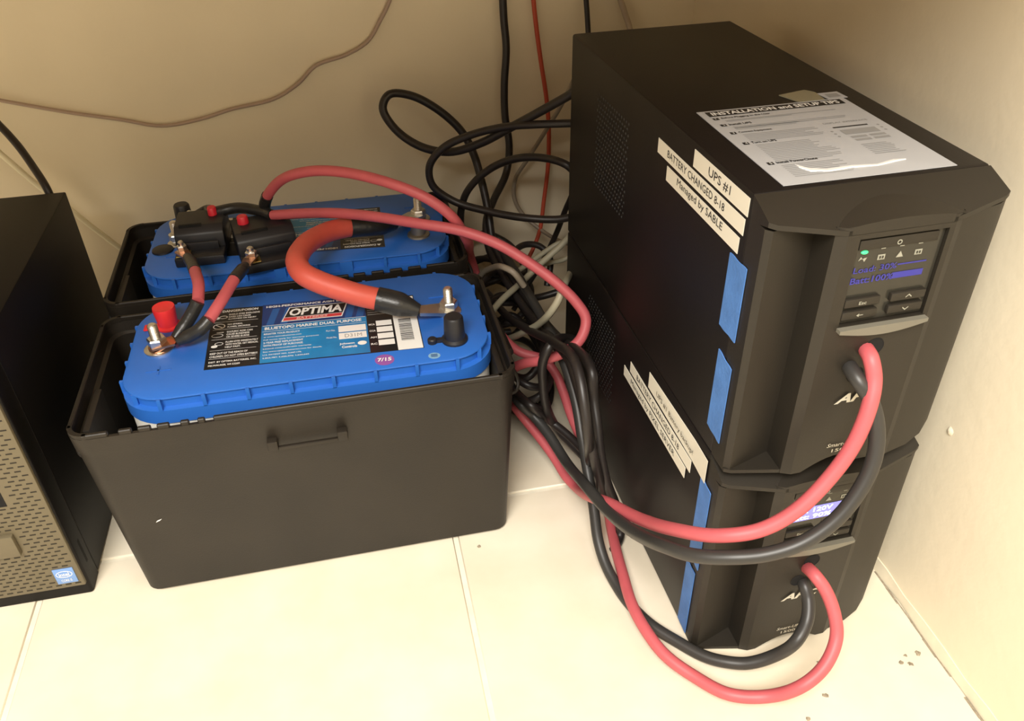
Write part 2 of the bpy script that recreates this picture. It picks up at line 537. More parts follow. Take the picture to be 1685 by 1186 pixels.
    if not lower:
        pr.text('Load: 30%', 0.0025, 0.0385, 0.031, 0.0044, LCDBLUE, bold=0.01)
        pr.rect(0.034, 0.0405, 0.055, 0.0415, LCDBLUE)
        pr.text('Batt:100%', 0.0020, 0.0305, 0.031, 0.0048, LCDBLUE, bold=0.02)
        pr.rect(0.0325, 0.0307, 0.0545, 0.0353, LCDBLUE)
    else:
        pr.rect(0.0005, 0.0285, 0.059, 0.0435, LCDBACK)
        pr.text('Out: 120V', 0.002, 0.0368, 0.037, 0.005, LCDWHITE, bold=0.02)
        pr.text('Batt: 90%', 0.002, 0.0298, 0.037, 0.005, LCDWHITE, bold=0.02)
        pr.poly([(0.043, 0.030), (0.052, 0.030), (0.052, 0.040)], LCDWHITE, 1)
    pr.build('screen_print', scr)
    if not lower:
        bm = bmesh.new()
        lathe(bm, [(0.0021, 0.0), (0.0021, 0.0006), (0.0015, 0.0012)], n=14)
        bmesh.ops.rotate(bm, verts=bm.verts, cent=(0, 0, 0), matrix=Matrix.Rotation(math.radians(90), 3, 'X'))
        bmesh.ops.scale(bm, vec=(1.2, 1, 0.6), verts=bm.verts)
        link('status_light', bm, GREENLED, scr, L(ua + 0.0072, vd + 0.0006, za + 0.0535), smooth=True)
    # four keys
    for (bu, bz, s) in ((0.0568, 0.1470, 'Esc'), (0.0905, 0.1470, '^'), (0.0568, 0.1375, '-'), (0.0905, 0.1375, 'v')):
        k = box('key', (bu - 0.0855, bu - 0.0855 + 0.0260, 0.2195 - VF - 0.0006, 0.2195 - vd, bz, bz + 0.0065), BEZ, t, bevel=0.0012)
        kp = Print(L(bu, VF + 0.0006, bz), (1, 0, 0), (0, 0, 1), 0.0002)
        if s == 'Esc':
            kp.text('Esc', 0.0100, 0.0020, 0.0055, 0.0026, gi, bold=0.02)
        elif s == '-':
            kp.poly([(0.0105, 0.0032), (0.0125, 0.0046), (0.0125, 0.0018)], gi)
            kp.rect(0.0122, 0.0029, 0.0155, 0.0035, gi)
        else:
            f = 1 if s == '^' else -1
            y = 0.0033
            kp.poly([(0.0108, y - f * 0.0012), (0.0130, y + f * 0.0006), (0.0130, y + f * 0.0016), (0.0108, y - f * 0.0003)], gi)
            kp.poly([(0.0152, y - f * 0.0012), (0.0130, y + f * 0.0006), (0.0130, y + f * 0.0016), (0.0152, y - f * 0.0003)], gi)
        kp.build('key_symbol', k)
    # crescent lip below the keys
    bm = bmesh.new()
    top, bot = [], []
    for k in range(15):
        s = k / 14
        u = 0.0555 + 0.066 * s
        top.append((u, 0.1322))
        bot.append((u, 0.1295 - 0.0045 * math.sin(math.pi * s)))
    loop = top + bot[::-1]
    loft(bm, [[L(u, 0.4275, z) for u, z in loop], [L(u, 0.4325, z) for u, z in loop]])
    link('display_lip', bm, BEZL, t, smooth=True, ang=30)
    # cable holes
    for (hu, hz, hr) in ((0.0890, 0.1115, 0.0072), (0.0800, 0.0890, 0.0066)):
        bm = bmesh.new()
        n = 20
        rg = lambda r, v: [L(hu + r * math.cos(2 * math.pi * k / n), v, hz + r * math.sin(2 * math.pi * k / n)) for k in range(n)]
        loft(bm, [rg(hr, 0.4282), rg(hr - 0.0005, 0.4286), rg(hr - 0.001, 0.4282)], cap0=False, cap1=True)
        link('cable_hole', bm, HOLE, panel)
    # badge and model print
    lp = Print(L(0.0, 0.4281, 0.0), (1, 0, 0), (0, 0, 1), 0.0006)
    lp.text('APC', 0.0680, 0.0655, 0.0360, 0.0085, SILVER, shear=0.35, bold=0.035)
    lp.build('badge_lettering', panel, 'silver maker lettering')
    lp = Print(L(0.0, 0.4281, 0.0), (1, 0, 0), (0, 0, 1), 0.0006)
    lp.text('Smart-UPS', 0.0720, 0.0235, 0.0240, 0.0036, SILVER, shear=0.25)
    lp.text('1500', 0.0770, 0.0180, 0.0140, 0.0032, SILVER)
    lp.build('model_lettering', panel)
    return t

LX, LZ = (0, -1, 0), (0, 0, 1)
def strip(t, v0, v1, z0, z1, body, tx, curl=None, label=None):
    """printed tape label on the left side; v from rear to front"""
    bm = bmesh.new()
    n = 14
    th = 0.00035
    rings = []
    for k in range(n + 1):
        s = k / n
        v = v0 + (v1 - v0) * s
        off, dz0, dz1 = curl(s) if curl else (0.0, 0.0, 0.0)
        rings.append([L(-0.0001 - off, v, z0(s) + dz0), L(-0.0001 - th - off, v, z0(s) + dz0), L(-0.0001 - th - off, v, z1(s) + dz1), L(-0.0001 - off, v, z1(s) + dz1)])
    loft(bm, rings)
    o = link('label_strip', bm, CREAM, t)
    o['label'] = label
    # writing follows the strip's slope
    ang = math.atan2(z0(1) - z0(0), v1 - v0)
    ax = Vector((0, -math.cos(ang), math.sin(ang)))
    ay = Vector((0, math.sin(ang), math.cos(ang)))
    lift = max((curl(s / 10.0)[0] for s in range(11))) if curl else 0.0
    p = Print(Vector(L(-0.00048 - lift, v0, z0(0))), ax, ay, 0.0001)
    p.text(body, *tx, INK)
    p.build('lettering', o)
    return o

def masking(t, v0, v1, z0, z1, label, skew=0.0):
    bm = bmesh.new()
    n = 8
    front, back = [], []
    for k in range(n + 1):
        s = k / n
        zt = z1 - skew * s + 0.0004 * math.sin(s * 9)
        zb = z0 + skew * 0.6 * (1 - s) + 0.0003 * math.sin(s * 11 + 1)
        v = v0 + (v1 - v0) * s
        back.append((v, zb, zt))
    rings = []
    for (v, zb, zt) in back:
        e = 0.0007
        rings.append([L(-0.0002, v, zb), L(-0.0002 - e, v, zb), L(-0.0002 - e, v, zt), L(-0.0002, v, zt)])
    loft(bm, rings)
    o = link('masking_tape', bm, BLUETAPE, t)
    o['label'] = label
    return o

c_ = lambda a: (lambda s: a)
lin = lambda a, b: (lambda s: a + (b - a) * s)
low = make_ups('uninterruptible_power_supply', 'lower black UPS standing on the floor with glowing white and blue display', 0.0, True)
top = make_ups('uninterruptible_power_supply', 'upper black UPS with printed setup sheet on top and green light', 0.219, False)

b = 0.219
strip(top, 0.303, 0.3885, c_(0.4205 - b), c_(0.4335 - b), 'UPS #1', (0.0255, 0.0030, 0.034, 0.0072), label='white label strip reading UPS #1')
strip(top, 0.2375, 0.3865, c_(0.4062 - b), c_(0.4180 - b), 'BATTERY CHANGED 8-18', (0.020, 0.0035, 0.100, 0.0058), label='white label strip reading BATTERY CHANGED 8-18')
strip(top, 0.2585, 0.3830, c_(0.3912 - b), c_(0.4030 - b), 'Managed by SABLE', (0.021, 0.0030, 0.079, 0.0076), label='white label strip reading Managed by SABLE')
masking(top, 0.3745, 0.3990, 0.330 - b, 0.388 - b, 'blue masking tape piece near the white label strips')
masking(top, 0.3795, 0.4010, 0.239 - b, 0.312 - b, 'blue masking tape piece low on the seam', 0.004)
strip(low, 0.264, 0.391, lin(0.1905, 0.1880), lin(0.2075, 0.2120), 'UPS #1 Battery backup!', (0.022, 0.0062, 0.080, 0.0066), curl=lambda s: (0.0012 * max(0, s - 0.8) * 5, 0, 0), label='white label strip with lifting end reading UPS #1 Battery backup')
strip(low, 0.2195, 0.3640, lin(0.1765, 0.1745), lin(0.1882, 0.1870), 'BATTERY CHANGED 8-18', (0.018, 0.0035, 0.102, 0.0058), curl=lambda s: (0.0005, 0, 0.003 * max(0, s - 0.7)), label='creased white label strip reading BATTERY CHANGED 8-18')
strip(low, 0.2060, 0.3570, lin(0.1630, 0.1622), lin(0.1748, 0.1740), 'Managed by PIXEL SERVER', (0.020, 0.0022, 0.108, 0.0072), curl=lambda s: (0.0012, 0.0, 0), label='creased white label strip reading Managed by PIXEL SERVER')
masking(low, 0.3830, 0.4020, 0.095, 0.190, 'upper blue masking tape piece on the seam', 0.004)
masking(low, 0.3815, 0.3985, 0.004, 0.088, 'lower blue masking tape piece on the seam', 0.002)

# instruction sheet lying on the top unit
sh_t = top
bm = bmesh.new()
loft(bm, [[L(u, v, z) for u, v in ((0.0245, 0.2470), (0.1490, 0.2480), (0.1475, 0.3875), (0.0225, 0.3865))] for z in (0.2192, 0.2196)])
sheet = link('instruction_sheet', bm, PAPER, sh_t)
sheet['label'] = 'printed setup tips sheet taped on top'
sp = Print(L(0.0245, 0.2470, 0.2197), (1, -0.006, 0), (0.0125, 1, 0), 0.00008)
sp.rect(0.0055, -0.0125, 0.1195, -0.0025, INK)
sp.text('INSTALLATION and SETUP TIPS', 0.0090, -0.0108, 0.107, 0.0066, WHITE, bold=0.03)
heads = [('Before Plugging In the User', -0.0200, 0.040), ('Install UPS', -0.0335, 0.018), ('Connect Equipment', -0.0500, 0.026), ('Turn on UPS', -0.0705, 0.019), ('Install PowerChute', -0.1075, 0.030)]
for k, (h, y, w) in enumerate(heads):
    sp.rect(0.0060, y, 0.0105, y + 0.0042, INK)
    sp.text(str(k + 1), 0.0076, y + 0.0007, 0, 0.0028, WHITE, l=2)
    sp.text(h, 0.0125, y + 0.0006, w, 0.0034, INK, bold=0.02)
rows = [(-0.0230, 1, 0.095), (-0.0250, 1, 0.06), (-0.0368, 2, 0.10), (-0.0392, 2, 0.05), (-0.0530, 6, 0.056), (-0.0735, 13, 0.052), (-0.1110, 8, 0.042)]
for (y, n, w) in rows:
    for k in range(n):
        yy = y - k * 0.0026
        ww = w * (0.75 + 0.3 * random.random())
        sp.rect(0.0135, yy, 0.0135 + min(ww, 0.104), yy + 0.0009, GREYINK)
sp.text('DISPLAY INTERFACE', 0.0790, -0.0500, 0.036, 0.0026, GREYINK)
sp.rect(0.0820, -0.0585, 0.1100, -0.0565, INK)
sp.rect(0.0840, -0.0720, 0.1120, -0.0630, GREYINK)
for (x, y) in ((0.0850, -0.0790), (0.1000, -0.0785), (0.0850, -0.0845), (0.1000, -0.0840)):
    sp.rect(x, y, x + 0.0125, y + 0.0035, GREYINK)
for k in range(7):
    sp.rect(0.0840, -0.0920 - 0.0028 * k, 0.0840 + 0.026 * (0.7 + 0.3 * random.random()), -0.0910 - 0.0028 * k, GREYINK)
for k in range(3):
    sp.disc(0.0775, -0.0640 - 0.005 * k, 0.0012, 0.0012, GREYINK, 0, 8)
    sp.disc(0.1170, -0.0600 - 0.005 * k, 0.0012, 0.0012, GREYINK, 0, 8)
sp.build('lettering', sheet)
# wrinkled clear tape along the sheet's front with its glare painted white, tape tab and small label behind it
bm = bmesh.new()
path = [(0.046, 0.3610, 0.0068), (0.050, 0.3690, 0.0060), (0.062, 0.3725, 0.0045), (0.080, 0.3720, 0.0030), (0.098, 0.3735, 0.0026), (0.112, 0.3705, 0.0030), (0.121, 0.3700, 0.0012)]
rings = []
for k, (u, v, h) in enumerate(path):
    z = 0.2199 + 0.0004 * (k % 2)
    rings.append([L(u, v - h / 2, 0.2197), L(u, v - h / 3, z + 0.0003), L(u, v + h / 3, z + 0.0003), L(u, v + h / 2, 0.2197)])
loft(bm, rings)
g = link('tape_glare', bm, GLARE, sheet)
g['label'] = 'wrinkled strip of tape with its glare painted white'
bm = bmesh.new()
loft(bm, [[L(u, v, z) for u, v in ((0.1035, 0.2285), (0.1290, 0.2225), (0.1345, 0.2300), (0.1330, 0.2475), (0.1110, 0.2475))] for z in (0.21915, 0.2199)])
tb = link('tape_tab', bm, CLEAR, top)
tb['label'] = 'yellowed clear tape tab'
bm = bmesh.new()
loft(bm, [[L(u, v, z) for u, v in ((0.1345, 0.2325), (0.1525, 0.2325), (0.1535, 0.2470), (0.1365, 0.2470))] for z in (0.21915, 0.2195)])
sl = link('small_label', bm, PAPER, top)
p = Print(L(0.1390, 0.2440, 0.2195), (1, 0, 0), (0, 1, 0), 0.0002)
p.rect(0.0, 0.0, 0.0105, 0.0075, GREYINK)
p.build('label_mark', sl)

# ------------------------------------------------------------------ battery boxes
def make_box(label, cx, cy, rz, notch):
    t = thing('battery_box', label, 'battery box', (cx, cy, 0.0), rz, 'black plastic battery boxes')
    RZ = 0.208
    bm = bmesh.new()
    n = 5
    rings = [rr(0, 0, 0.356, 0.164, 0.012, 0.0, n), rr(0, 0, 0.364, 0.172, 0.014, 0.004, n),
             rr(0, 0, 0.3825, 0.1885, 0.017, RZ - 0.018, n), rr(0, 0, 0.3855, 0.1902, 0.018, RZ - 0.0165, n), rr(0, 0, 0.387, 0.191, 0.018, RZ, n),
             rr(0, 0, 0.381, 0.185, 0.016, RZ, n), rr(0, 0, 0.378, 0.182, 0.015, RZ - 0.012, n), rr(0, 0, 0.370, 0.177, 0.014, RZ - 0.014, n),
             rr(0, 0, 0.357, 0.1655, 0.010, 0.006, n)]
    loft(bm, rings)
    tub = link('tub', bm, BOX, t, smooth=True, ang=35)
    # raised rim pieces with gaps along part of the front
    bm = bmesh.new()
    w, d = 0.387, 0.191
    def seg(x0, x1, y0, y1):
        bx(bm, x0, x1, y0, y1, RZ - 0.001, RZ + 0.004, bevel=0.0008, seg=1)
    seg(-w / 2 + 0.014, w / 2 - 0.014, d / 2 - 0.004, d / 2 - 0.0003)
    for s in (-1, 1):
        a, b2 = (w / 2 - 0.0043, w / 2 - 0.0003) if s > 0 else (-w / 2 + 0.0003, -w / 2 + 0.0043)
        seg(a, b2, -d / 2 + 0.014, d / 2 - 0.014)
    # corners
    for (sx, sy, a0) in ((1, 1, 0), (-1, 1, 90), (-1, -1, 180), (1, -1, 270)):
        ro, ri = [], []
        for k in range(7):
            a = math.radians(a0 + 90 * k / 6)
            c = (sx * (w / 2 - 0.018), sy * (d / 2 - 0.018))
            ro.append((c[0] + 0.0177 * math.cos(a), c[1] + 0.0177 * math.sin(a)))
            ri.append((c[0] + 0.0137 * math.cos(a), c[1] + 0.0137 * math.sin(a)))
        loft(bm, [[(q[0], q[1], RZ - 0.001) for q in ro], [(q[0], q[1], RZ + 0.004) for q in ro], [(q[0], q[1], RZ + 0.004) for q in ri], [(q[0], q[1], RZ - 0.001) for q in ri]], cap0=False, cap1=False, closed=False)
    for (x0, x1) in notch:
        seg(x0, x1, -d / 2 + 0.0003, -d / 2 + 0.0043)
    link('rim', bm, BOX, t, smooth=True, ang=30)
    # strap bracket on the front
    for sx in (-1, 1):
        xc = 0.0005 + sx * 0.0305
        box('bracket_lug', (xc - 0.0045, xc + 0.0045, -0.1010, -0.0870, 0.1690, 0.1795), BOX, t, bevel=0.001)
    box('bracket_bar', (-0.0265, 0.0275, -0.1000, -0.0965, 0.1685, 0.1720), BOX, t, bevel=0.0008)
    # ribs inside the end walls and wire carrying loops outside
    for sx in (-1, 1):
        box('inner_rib', (sx * 0.1815 - 0.003, sx * 0.1815 + 0.003, -0.075, -0.015, 0.150, RZ - 0.006), BOX, t, bevel=0.0008)
        x = sx * 0.188
        q = [(x, -0.045, 0.190), (x + sx * 0.009, -0.050, 0.184), (x + sx * 0.013, -0.056, 0.172), (x + sx * 0.010, -0.062, 0.166), (x - sx * 0.001, -0.066, 0.166)]
        bm = bmesh.new()
        sweep(bm, spline([Vector(a) for a in q], 5), 0.0018, 8)
        link('carry_loop', bm, BOX, t, smooth=True)
        box('loop_block', (min(x, x + sx * 0.006), max(x, x + sx * 0.006), -0.064, -0.030, 0.166, 0.188), BOX, t, bevel=0.001)
    return t

nf = [(-0.1795, -0.1585), (-0.1500, -0.1395), (-0.1345, -0.1240), (-0.1190, -0.1090), (-0.1000, -0.0930), (-0.0860, -0.0800), (-0.0730, 0.1795)]
nr_ = [(-0.1795, 0.060), (0.065, 0.078), (0.0845, 0.098), (0.1045, 0.118), (0.1245, 0.1385), (0.1450, 0.1795)]
fb = make_box('front black battery box nearest the camera with dusty plain face', -0.5312, -0.3810, 0.009, nf)
rb = make_box('rear black battery box against the back wall', -0.5395, -0.1660, 0.012, nr_)
# pale scuff on the front box
q = Print((-0.1490 , -0.0906, 0.098), (1, 0, 0), (0, 0, 1), 0.0002)
q.poly([(0.0, 0.0), (0.004, 0.0015), (0.0062, 0.0035), (0.002, 0.0022)], WHITE)
q.build('scuff_mark', fb)

# ------------------------------------------------------------------ batteries
def stud(t, x, y, z, h=0.027, base=0.013, m=METAL):
    bm = bmesh.new()
    prof = [(0.0045, 0.0)]
    k = 0.0
    while k < h:
        prof += [(0.0047, k + 0.0004), (0.0040, k + 0.0012)]
        k += 0.0016
    prof += [(0.0042, h), (0.003, h + 0.001)]
    lathe(bm, prof, (x, y, z), 14)
    link('stud', bm, m, t, smooth=True, ang=25)
    bm = bmesh.new()
    lathe(bm, [(base, 0.0), (base, 0.0018), (base - 0.001, 0.0022)], (x, y, z), 22)
    link('washer', bm, m, t, smooth=True)
    bm = bmesh.new()
    lathe(bm, [(0.0085, 0.0052), (0.0088, 0.006), (0.0088, 0.0122), (0.0078, 0.0135)], (x, y, z), 6)
    link('nut', bm, m, t)

def make_battery(name, label, cx, cy, z0, rz, front):
    t = thing(name, label, 'battery', (cx, cy, z0), rz, 'blue topped marine batteries')
    ZT = 0.2205 - 0.0065
    w, d = 0.330, 0.1600
    n = 9
    bm = bmesh.new()
    loft(bm, [rr(0, 0, w - 0.006, d - 0.006, 0.036, 0.0, n), rr(0, 0, w, d, 0.038, 0.003, n), rr(0, 0, w, d, 0.038, ZT - 0.020, n)])
    link('body', bm, BODY, t, smooth=True, ang=30)
    bm = bmesh.new()
    loft(bm, [rr(0, 0, w + 0.001, d + 0.001, 0.040, ZT - 0.0280, n), rr(0, 0, w + 0.005, d + 0.004, 0.042, ZT - 0.0265, n), rr(0, 0, w + 0.005, d + 0.004, 0.042, ZT - 0.0125, n),
              rr(0, 0, w - 0.005, d - 0.006, 0.038, ZT - 0.0115, n), rr(0, 0, w - 0.005, d - 0.006, 0.038, ZT - 0.002, n), rr(0, 0, w + 0.0005, d - 0.0005, 0.040, ZT - 0.0018, n),
              rr(0, 0, w, d - 0.001, 0.040, ZT - 0.0006, n), rr(0, 0, w - 0.0025, d - 0.0035, 0.039, ZT, n)])
    # ribs round the edge
    for k in range(-3, 5):
        x = (k - 0.5) * 0.0372
        for s in (-1, 1):
            bx(bm, x - 0.0016, x + 0.0016, s * (d / 2 - 0.001) - 0.003, s * (d / 2 - 0.001) + 0.003, ZT - 0.0130, ZT - 0.0008)
    for k in range(-1, 3):
        y = (k - 0.5) * 0.0300
        for s in (-1, 1):
            bx(bm, s * (w / 2 - 0.0005) - 0.003, s * (w / 2 - 0.0005) + 0.003, y - 0.0016, y + 0.0016, ZT - 0.0130, ZT - 0.0008)
    for s in (-1, 1):
        for e in (-1, 1):
            a = math.radians(45)
            c = Vector((s * (w / 2 - 0.040 + 0.0385 * math.cos(a)), e * (d / 2 - 0.040 + 0.0385 * math.sin(a)), 0))
            bx(bm, c.x - 0.002, c.x + 0.002, c.y - 0.002, c.y + 0.002, ZT - 0.0130, ZT - 0.0008)
    # notch bars at the rear edge
    for x in (-0.05, 0.02):
        bx(bm, x - 0.006, x + 0.006, d / 2 - 0.004, d / 2 + 0.0018, ZT - 0.013, ZT - 0.001)
    lid = link('lid', bm, LIDB, t, smooth=True, ang=30)
    # embossed plus and minus marks
    bm = bmesh.new()
    for (x, y, a, b2) in ((-0.1350, -0.0370, 0.0110, 0.0009), (-0.1350, -0.0370, 0.0009, 0.0070)):
        bx(bm, x - a, x + a, y - b2, y + b2, ZT - 0.0003, ZT + 0.0006)
    link('embossed_plus', bm, LIDB, lid)
    box('embossed_minus', (0.1180, 0.1440, 0.0291, 0.0309, ZT - 0.0003, ZT + 0.0008), LIDB, lid)
    # studs
    stud(t, -0.1385, -0.0020, ZT, base=0.0135)
    stud(t, 0.1345, -0.0010, ZT, base=0.0120)
    # post covers
    bm = bmesh.new()
    lathe(bm, [(0.0125, 0.0), (0.0125, 0.002), (0.0100, 0.004), (0.0090, 0.0245), (0.0078, 0.0262), (0.003, 0.0265)], (0, 0, 0), 22)
    tabx = -0.016 if front else -0.016
    bx(bm, tabx - 0.006, -0.009, -0.0022, 0.0022, 0.0, 0.0035)
    lathe(bm, [(0.0045, 0.0), (0.0045, 0.004), (0.0035, 0.005)], (tabx - 0.005, 0, 0), 12)
    bmesh.ops.translate(bm, verts=bm.verts, vec=(0.1325, -0.0500, ZT))
    link('post_cover', bm, BLKR, t, smooth=True, ang=40)['label'] = 'black rubber post cover'
    if front:
        bm = bmesh.new()
        lathe(bm, [(0.0115, 0.0), (0.0115, 0.0015), (0.0090, 0.003), (0.0106, 0.0205), (0.0102, 0.0225), (0.006, 0.0215)], (0, 0, 0), 22)
        bx(bm, -0.0230, -0.007, -0.0050, 0.0050, 0.0, 0.0022, bevel=0.0008, seg=1)
        bmesh.ops.translate(bm, verts=bm.verts, vec=(-0.1345, 0.0370, ZT))
        link('post_cover', bm, REDCAP, t, smooth=True, ang=40)['label'] = 'bright red plastic post cover'
    else:
        bm = bmesh.new()
        lathe(bm, [(0.0130, 0.0), (0.0125, 0.002), (0.0088, 0.003), (0.0080, 0.016), (0.0070, 0.0168)], (-0.1345, 0.0370, ZT), 20)
        link('lead_post', bm, LEAD, t, smooth=True, ang=40)
        bm = bmesh.new()
        lathe(bm, [(0.0120, 0.0), (0.0115, 0.0020), (0.0095, 0.0030)], (0.1500, 0.0120, ZT), 20)
        link('vent_plug', bm, BLKR, t, smooth=True)
    # label, laid out in lid coordinates
    ox, oy = -0.5190, -0.3710
    P = lambda x, y: (x - ox, y - oy)
    bm = bmesh.new()
    x0, y0 = P(-0.6140, -0.4170)
    x1, y1 = P(-0.4160, -0.3120)
    loft(bm, [[(x0, y0, z), (x1, y0 - 0.0105, z), (x1, y1 - 0.020, z), (x0, y1 - 0.001, z)] for z in (ZT, ZT + 0.0003)])
    lab = link('label', bm, LBLACK, t)
    lab['label'] = 'printed maker label'
    sk = -0.053
    A = Print((x0, y0, ZT + 0.0003), (1, sk, 0), (0, 1, 0), 0.00012)
    bw = 0.0480
    yT = 0.1035
    # black danger panel
    A.poly([(0.004, yT - 0.0075), (0.009, yT - 0.0075), (0.0065, yT - 0.0035)], WHITE)
    A.text('DANGER/POISON', 0.0100, yT - 0.0078, 0.0345, 0.0042, WHITE, bold=0.03)
    blocks = [(0.0905, ['SHIELD EYES EXPLOSIVE', 'GASES CAN CAUSE', 'BLINDNESS OR INJURY']), (0.0720, ['NO SPARKS,', 'FLAMES, SMOKING']), (0.0590, ['SULFURIC ACID CAN', 'CAUSE BLINDNESS', 'OR SEVERE BURNS']),
              (0.0415, ['FLUSH EYES IMMEDIATELY', 'WITH WATER. GET MEDICAL', 'HELP FAST.'])]
    for bi, (yy, lines) in enumerate(blocks):
        for k, s in enumerate(lines):
            A.text(s, 0.0165, yy - k * 0.0044 - 0.0008, min(0.030, 0.00142 * len(s)), 0.0029, WHITE, bold=0.02)
        cy_ = yy - (len(lines) - 1) * 0.0022 + 0.0010
        if bi == 1:
            A.ring(0.0085, cy_, 0.0058, 0.0048, 0.0009, WHITE)
            A.poly([(0.0045, cy_ + 0.0030), (0.0052, cy_ + 0.0036), (0.0125, cy_ - 0.0028), (0.0118, cy_ - 0.0035)], WHITE)
        elif bi == 0:
            A.ring(0.0115, cy_, 0.0040, 0.0026, 0.0006, WHITE)
            A.disc(0.0052, cy_ - 0.001, 0.0032, 0.0024, WHITE)
        elif bi == 2:
            A.ring(0.0080, cy_ - 0.001, 0.0055, 0.0032, 0.0006, WHITE)
            A.rect(0.0070, cy_ + 0.0036, 0.0135, cy_ + 0.0046, WHITE)
        else:
            A.ring(0.0105, cy_ + 0.002, 0.0040, 0.0026, 0.0006, WHITE)
            A.disc(0.0065, cy_ - 0.002, 0.0030, 0.0022, WHITE)
    for yy in (0.0775, 0.0642, 0.0470, 0.0285, 0.0150):
        A.rect(0.0030, yy + 0.0005, bw - 0.003, yy + 0.0009, WHITE)
    for k, s in enumerate(['KEEP OUT OF THE REACH OF', 'CHILDREN. DO NOT OPEN BATTERY!', 'DIST. BY OPTIMA BATTERIES, INC.', 'MILWAUKEE, WI 53209']):
        A.text(s, 0.0035, (0.0225, 0.0175, 0.0085, 0.0032)[k], (0.034, 0.043, 0.0425, 0.028)[k], 0.0032, WHITE, bold=0.02)
    # blue panel
    bx0, bx1 = 0.0490, 0.1490
    A.rect(bx0, 0.0010, bx1, 0.0640, LBLUE, 0)
    A.rect(bx0, 0.0640, bx1, 0.1030, LNAVY, 0)
    for xx in (0.053, 0.066, 0.128, 0.139):
        A.poly([(xx, 0.064), (xx + 0.007, 0.064), (xx + 0.013, 0.094), (xx + 0.006, 0.094)], LMID, 1)
    A.text('HIGH-PERFORMANCE AGM BATTERY', bx0 + 0.0035, 0.0965, 0.092, 0.0037, WHITE, bold=0.03)
    A.poly([(bx0 + 0.0185, 0.0680), (bx0 + 0.0770, 0.0680), (bx0 + 0.0835, 0.0935), (bx0 + 0.0260, 0.0935)], WHITE, 2)
    A.poly([(bx0 + 0.0215, 0.0750), (bx0 + 0.0778, 0.0750), (bx0 + 0.0820, 0.0923), (bx0 + 0.0268, 0.0923)], LBLACK, 3)
    A.poly([(bx0 + 0.0200, 0.0692), (bx0 + 0.0762, 0.0692), (bx0 + 0.0775, 0.0744), (bx0 + 0.0212, 0.0744)], LRED, 3)
    A.text('OPTIMA', bx0 + 0.0262, 0.0768, 0.0510, 0.0135, WHITE, shear=0.2, bold=0.035, l=4)
    A.text('BATTERIES', bx0 + 0.0330, 0.0700, 0.0300, 0.0036, mat('label_pink', (0.8, 0.55, 0.5), 0.5), shear=0.2, bold=0.02, l=4)
    A.rect(bx0 + 0.001, 0.0632, bx1 - 0.001, 0.0638, WHITE, 1)
    A.text('BLUETOP\u00ae MARINE DUAL PURPOSE', bx0 + 0.0030, 0.0560, 0.092, 0.0052, WHITE, bold=0.03)
    A.rect(bx0 + 0.001, 0.0530, bx1 - 0.001, 0.0535, WHITE, 1)
    fine = ['REGISTER YOUR PRODUCT', 'at www.optimabatteries.com', 'Full terms apply for warranty purposes', '2-YEAR FREE REPLACEMENT', 'WITH PROOF OF PURCHASE.', 'Limited nontransferable warranty.', 'See www.optimabatteries.com for details.', 'U.S. PATENT NO. 5,047,175;', '5,823,787; 5,626,476; 1,030,043']
    for k, s in enumerate(fine):
        A.text(s, bx0 + 0.0025, 0.0472 - k * 0.0050, min(0.060, 0.0016 * len(s) if k in (0, 3, 4) else 0.00135 * len(s)), 0.0030 if k in (0, 3, 4) else 0.0023, WHITE, bold=0.015)
    A.text('Part No.', bx0 + 0.0610, 0.0425, 0.0085, 0.0028, WHITE)
    A.text('Model No.', bx0 + 0.0610, 0.0305, 0.0095, 0.0028, WHITE)
    A.rect(bx0 + 0.0725, 0.0395, bx0 + 0.0985, 0.0500, WHITE, 1)
    A.rect(bx0 + 0.0725, 0.0272, bx0 + 0.0985, 0.0378, WHITE, 1)
    A.text('D31M', bx0 + 0.0780, 0.0295, 0.0160, 0.0058, GREYINK, l=2)
    A.text('Johnson', bx0 + 0.0725, 0.0170, 0.0140, 0.0040, WHITE, bold=0.03)
    A.text('Controls', bx0 + 0.0745, 0.0120, 0.0140, 0.0040, WHITE, bold=0.03)
    A.disc(bx0 + 0.0935, 0.0180, 0.0042, 0.0034, WHITE, 1)
    # rating panel and barcode
    rx = 0.1490
    for k, s in enumerate(['MCA', 'CCA', 'AH', 'RC']):
        A.text(s, rx + 0.0015, 0.0460 - k * 0.0112, 0.0058, 0.0030, WHITE, bold=0.02)
        A.rect(rx + 0.0085, 0.0445 - k * 0.0112, rx + 0.0235, 0.0535 - k * 0.0112, WHITE)
    for k in range(3):
        A.rect(rx + 0.0015, 0.0690 + k * 0.004, rx + 0.016, 0.0703 + k * 0.004, GREYINK)
    A.rect(rx + 0.0015, 0.0655, rx + 0.0235, 0.0659, WHITE)
    A.rect(rx + 0.0255, 0.0000, rx + 0.0485, 0.0935, WHITE)
    yb = 0.0150
    while yb < 0.0520:
        hb = random.choice((0.0006, 0.0010, 0.0015))
        A.rect(rx + 0.0300, yb, rx + 0.0420, yb + hb, INK, 1)
        yb += hb + random.choice((0.0007, 0.0011))
    A.build('lettering', lab, 'white lettering, logo and barcode')
    # stickers
    if front:
        B = Print((0, 0, ZT), (1, -0.053, 0), (0, 1, 0), 0.0002)
        x, y = P(-0.4535, -0.4385)
        y += 0.053 * x
        B.disc(x, y, 0.0088, 0.0085, PURPLE, 0, 28)
        B.text('7/15', x - 0.0063, y - 0.0026, 0.0126, 0.0056, WHITE, shear=0.1, bold=0.03, l=2)
        B.build('date_sticker', t)['label'] = 'round purple sticker reading 7/15'
        B = Print((0, 0, ZT), (1, -0.053, 0), (0, 1, 0), 0.0002)
        x, y = P(-0.4085, -0.4425)
        y += 0.053 * x
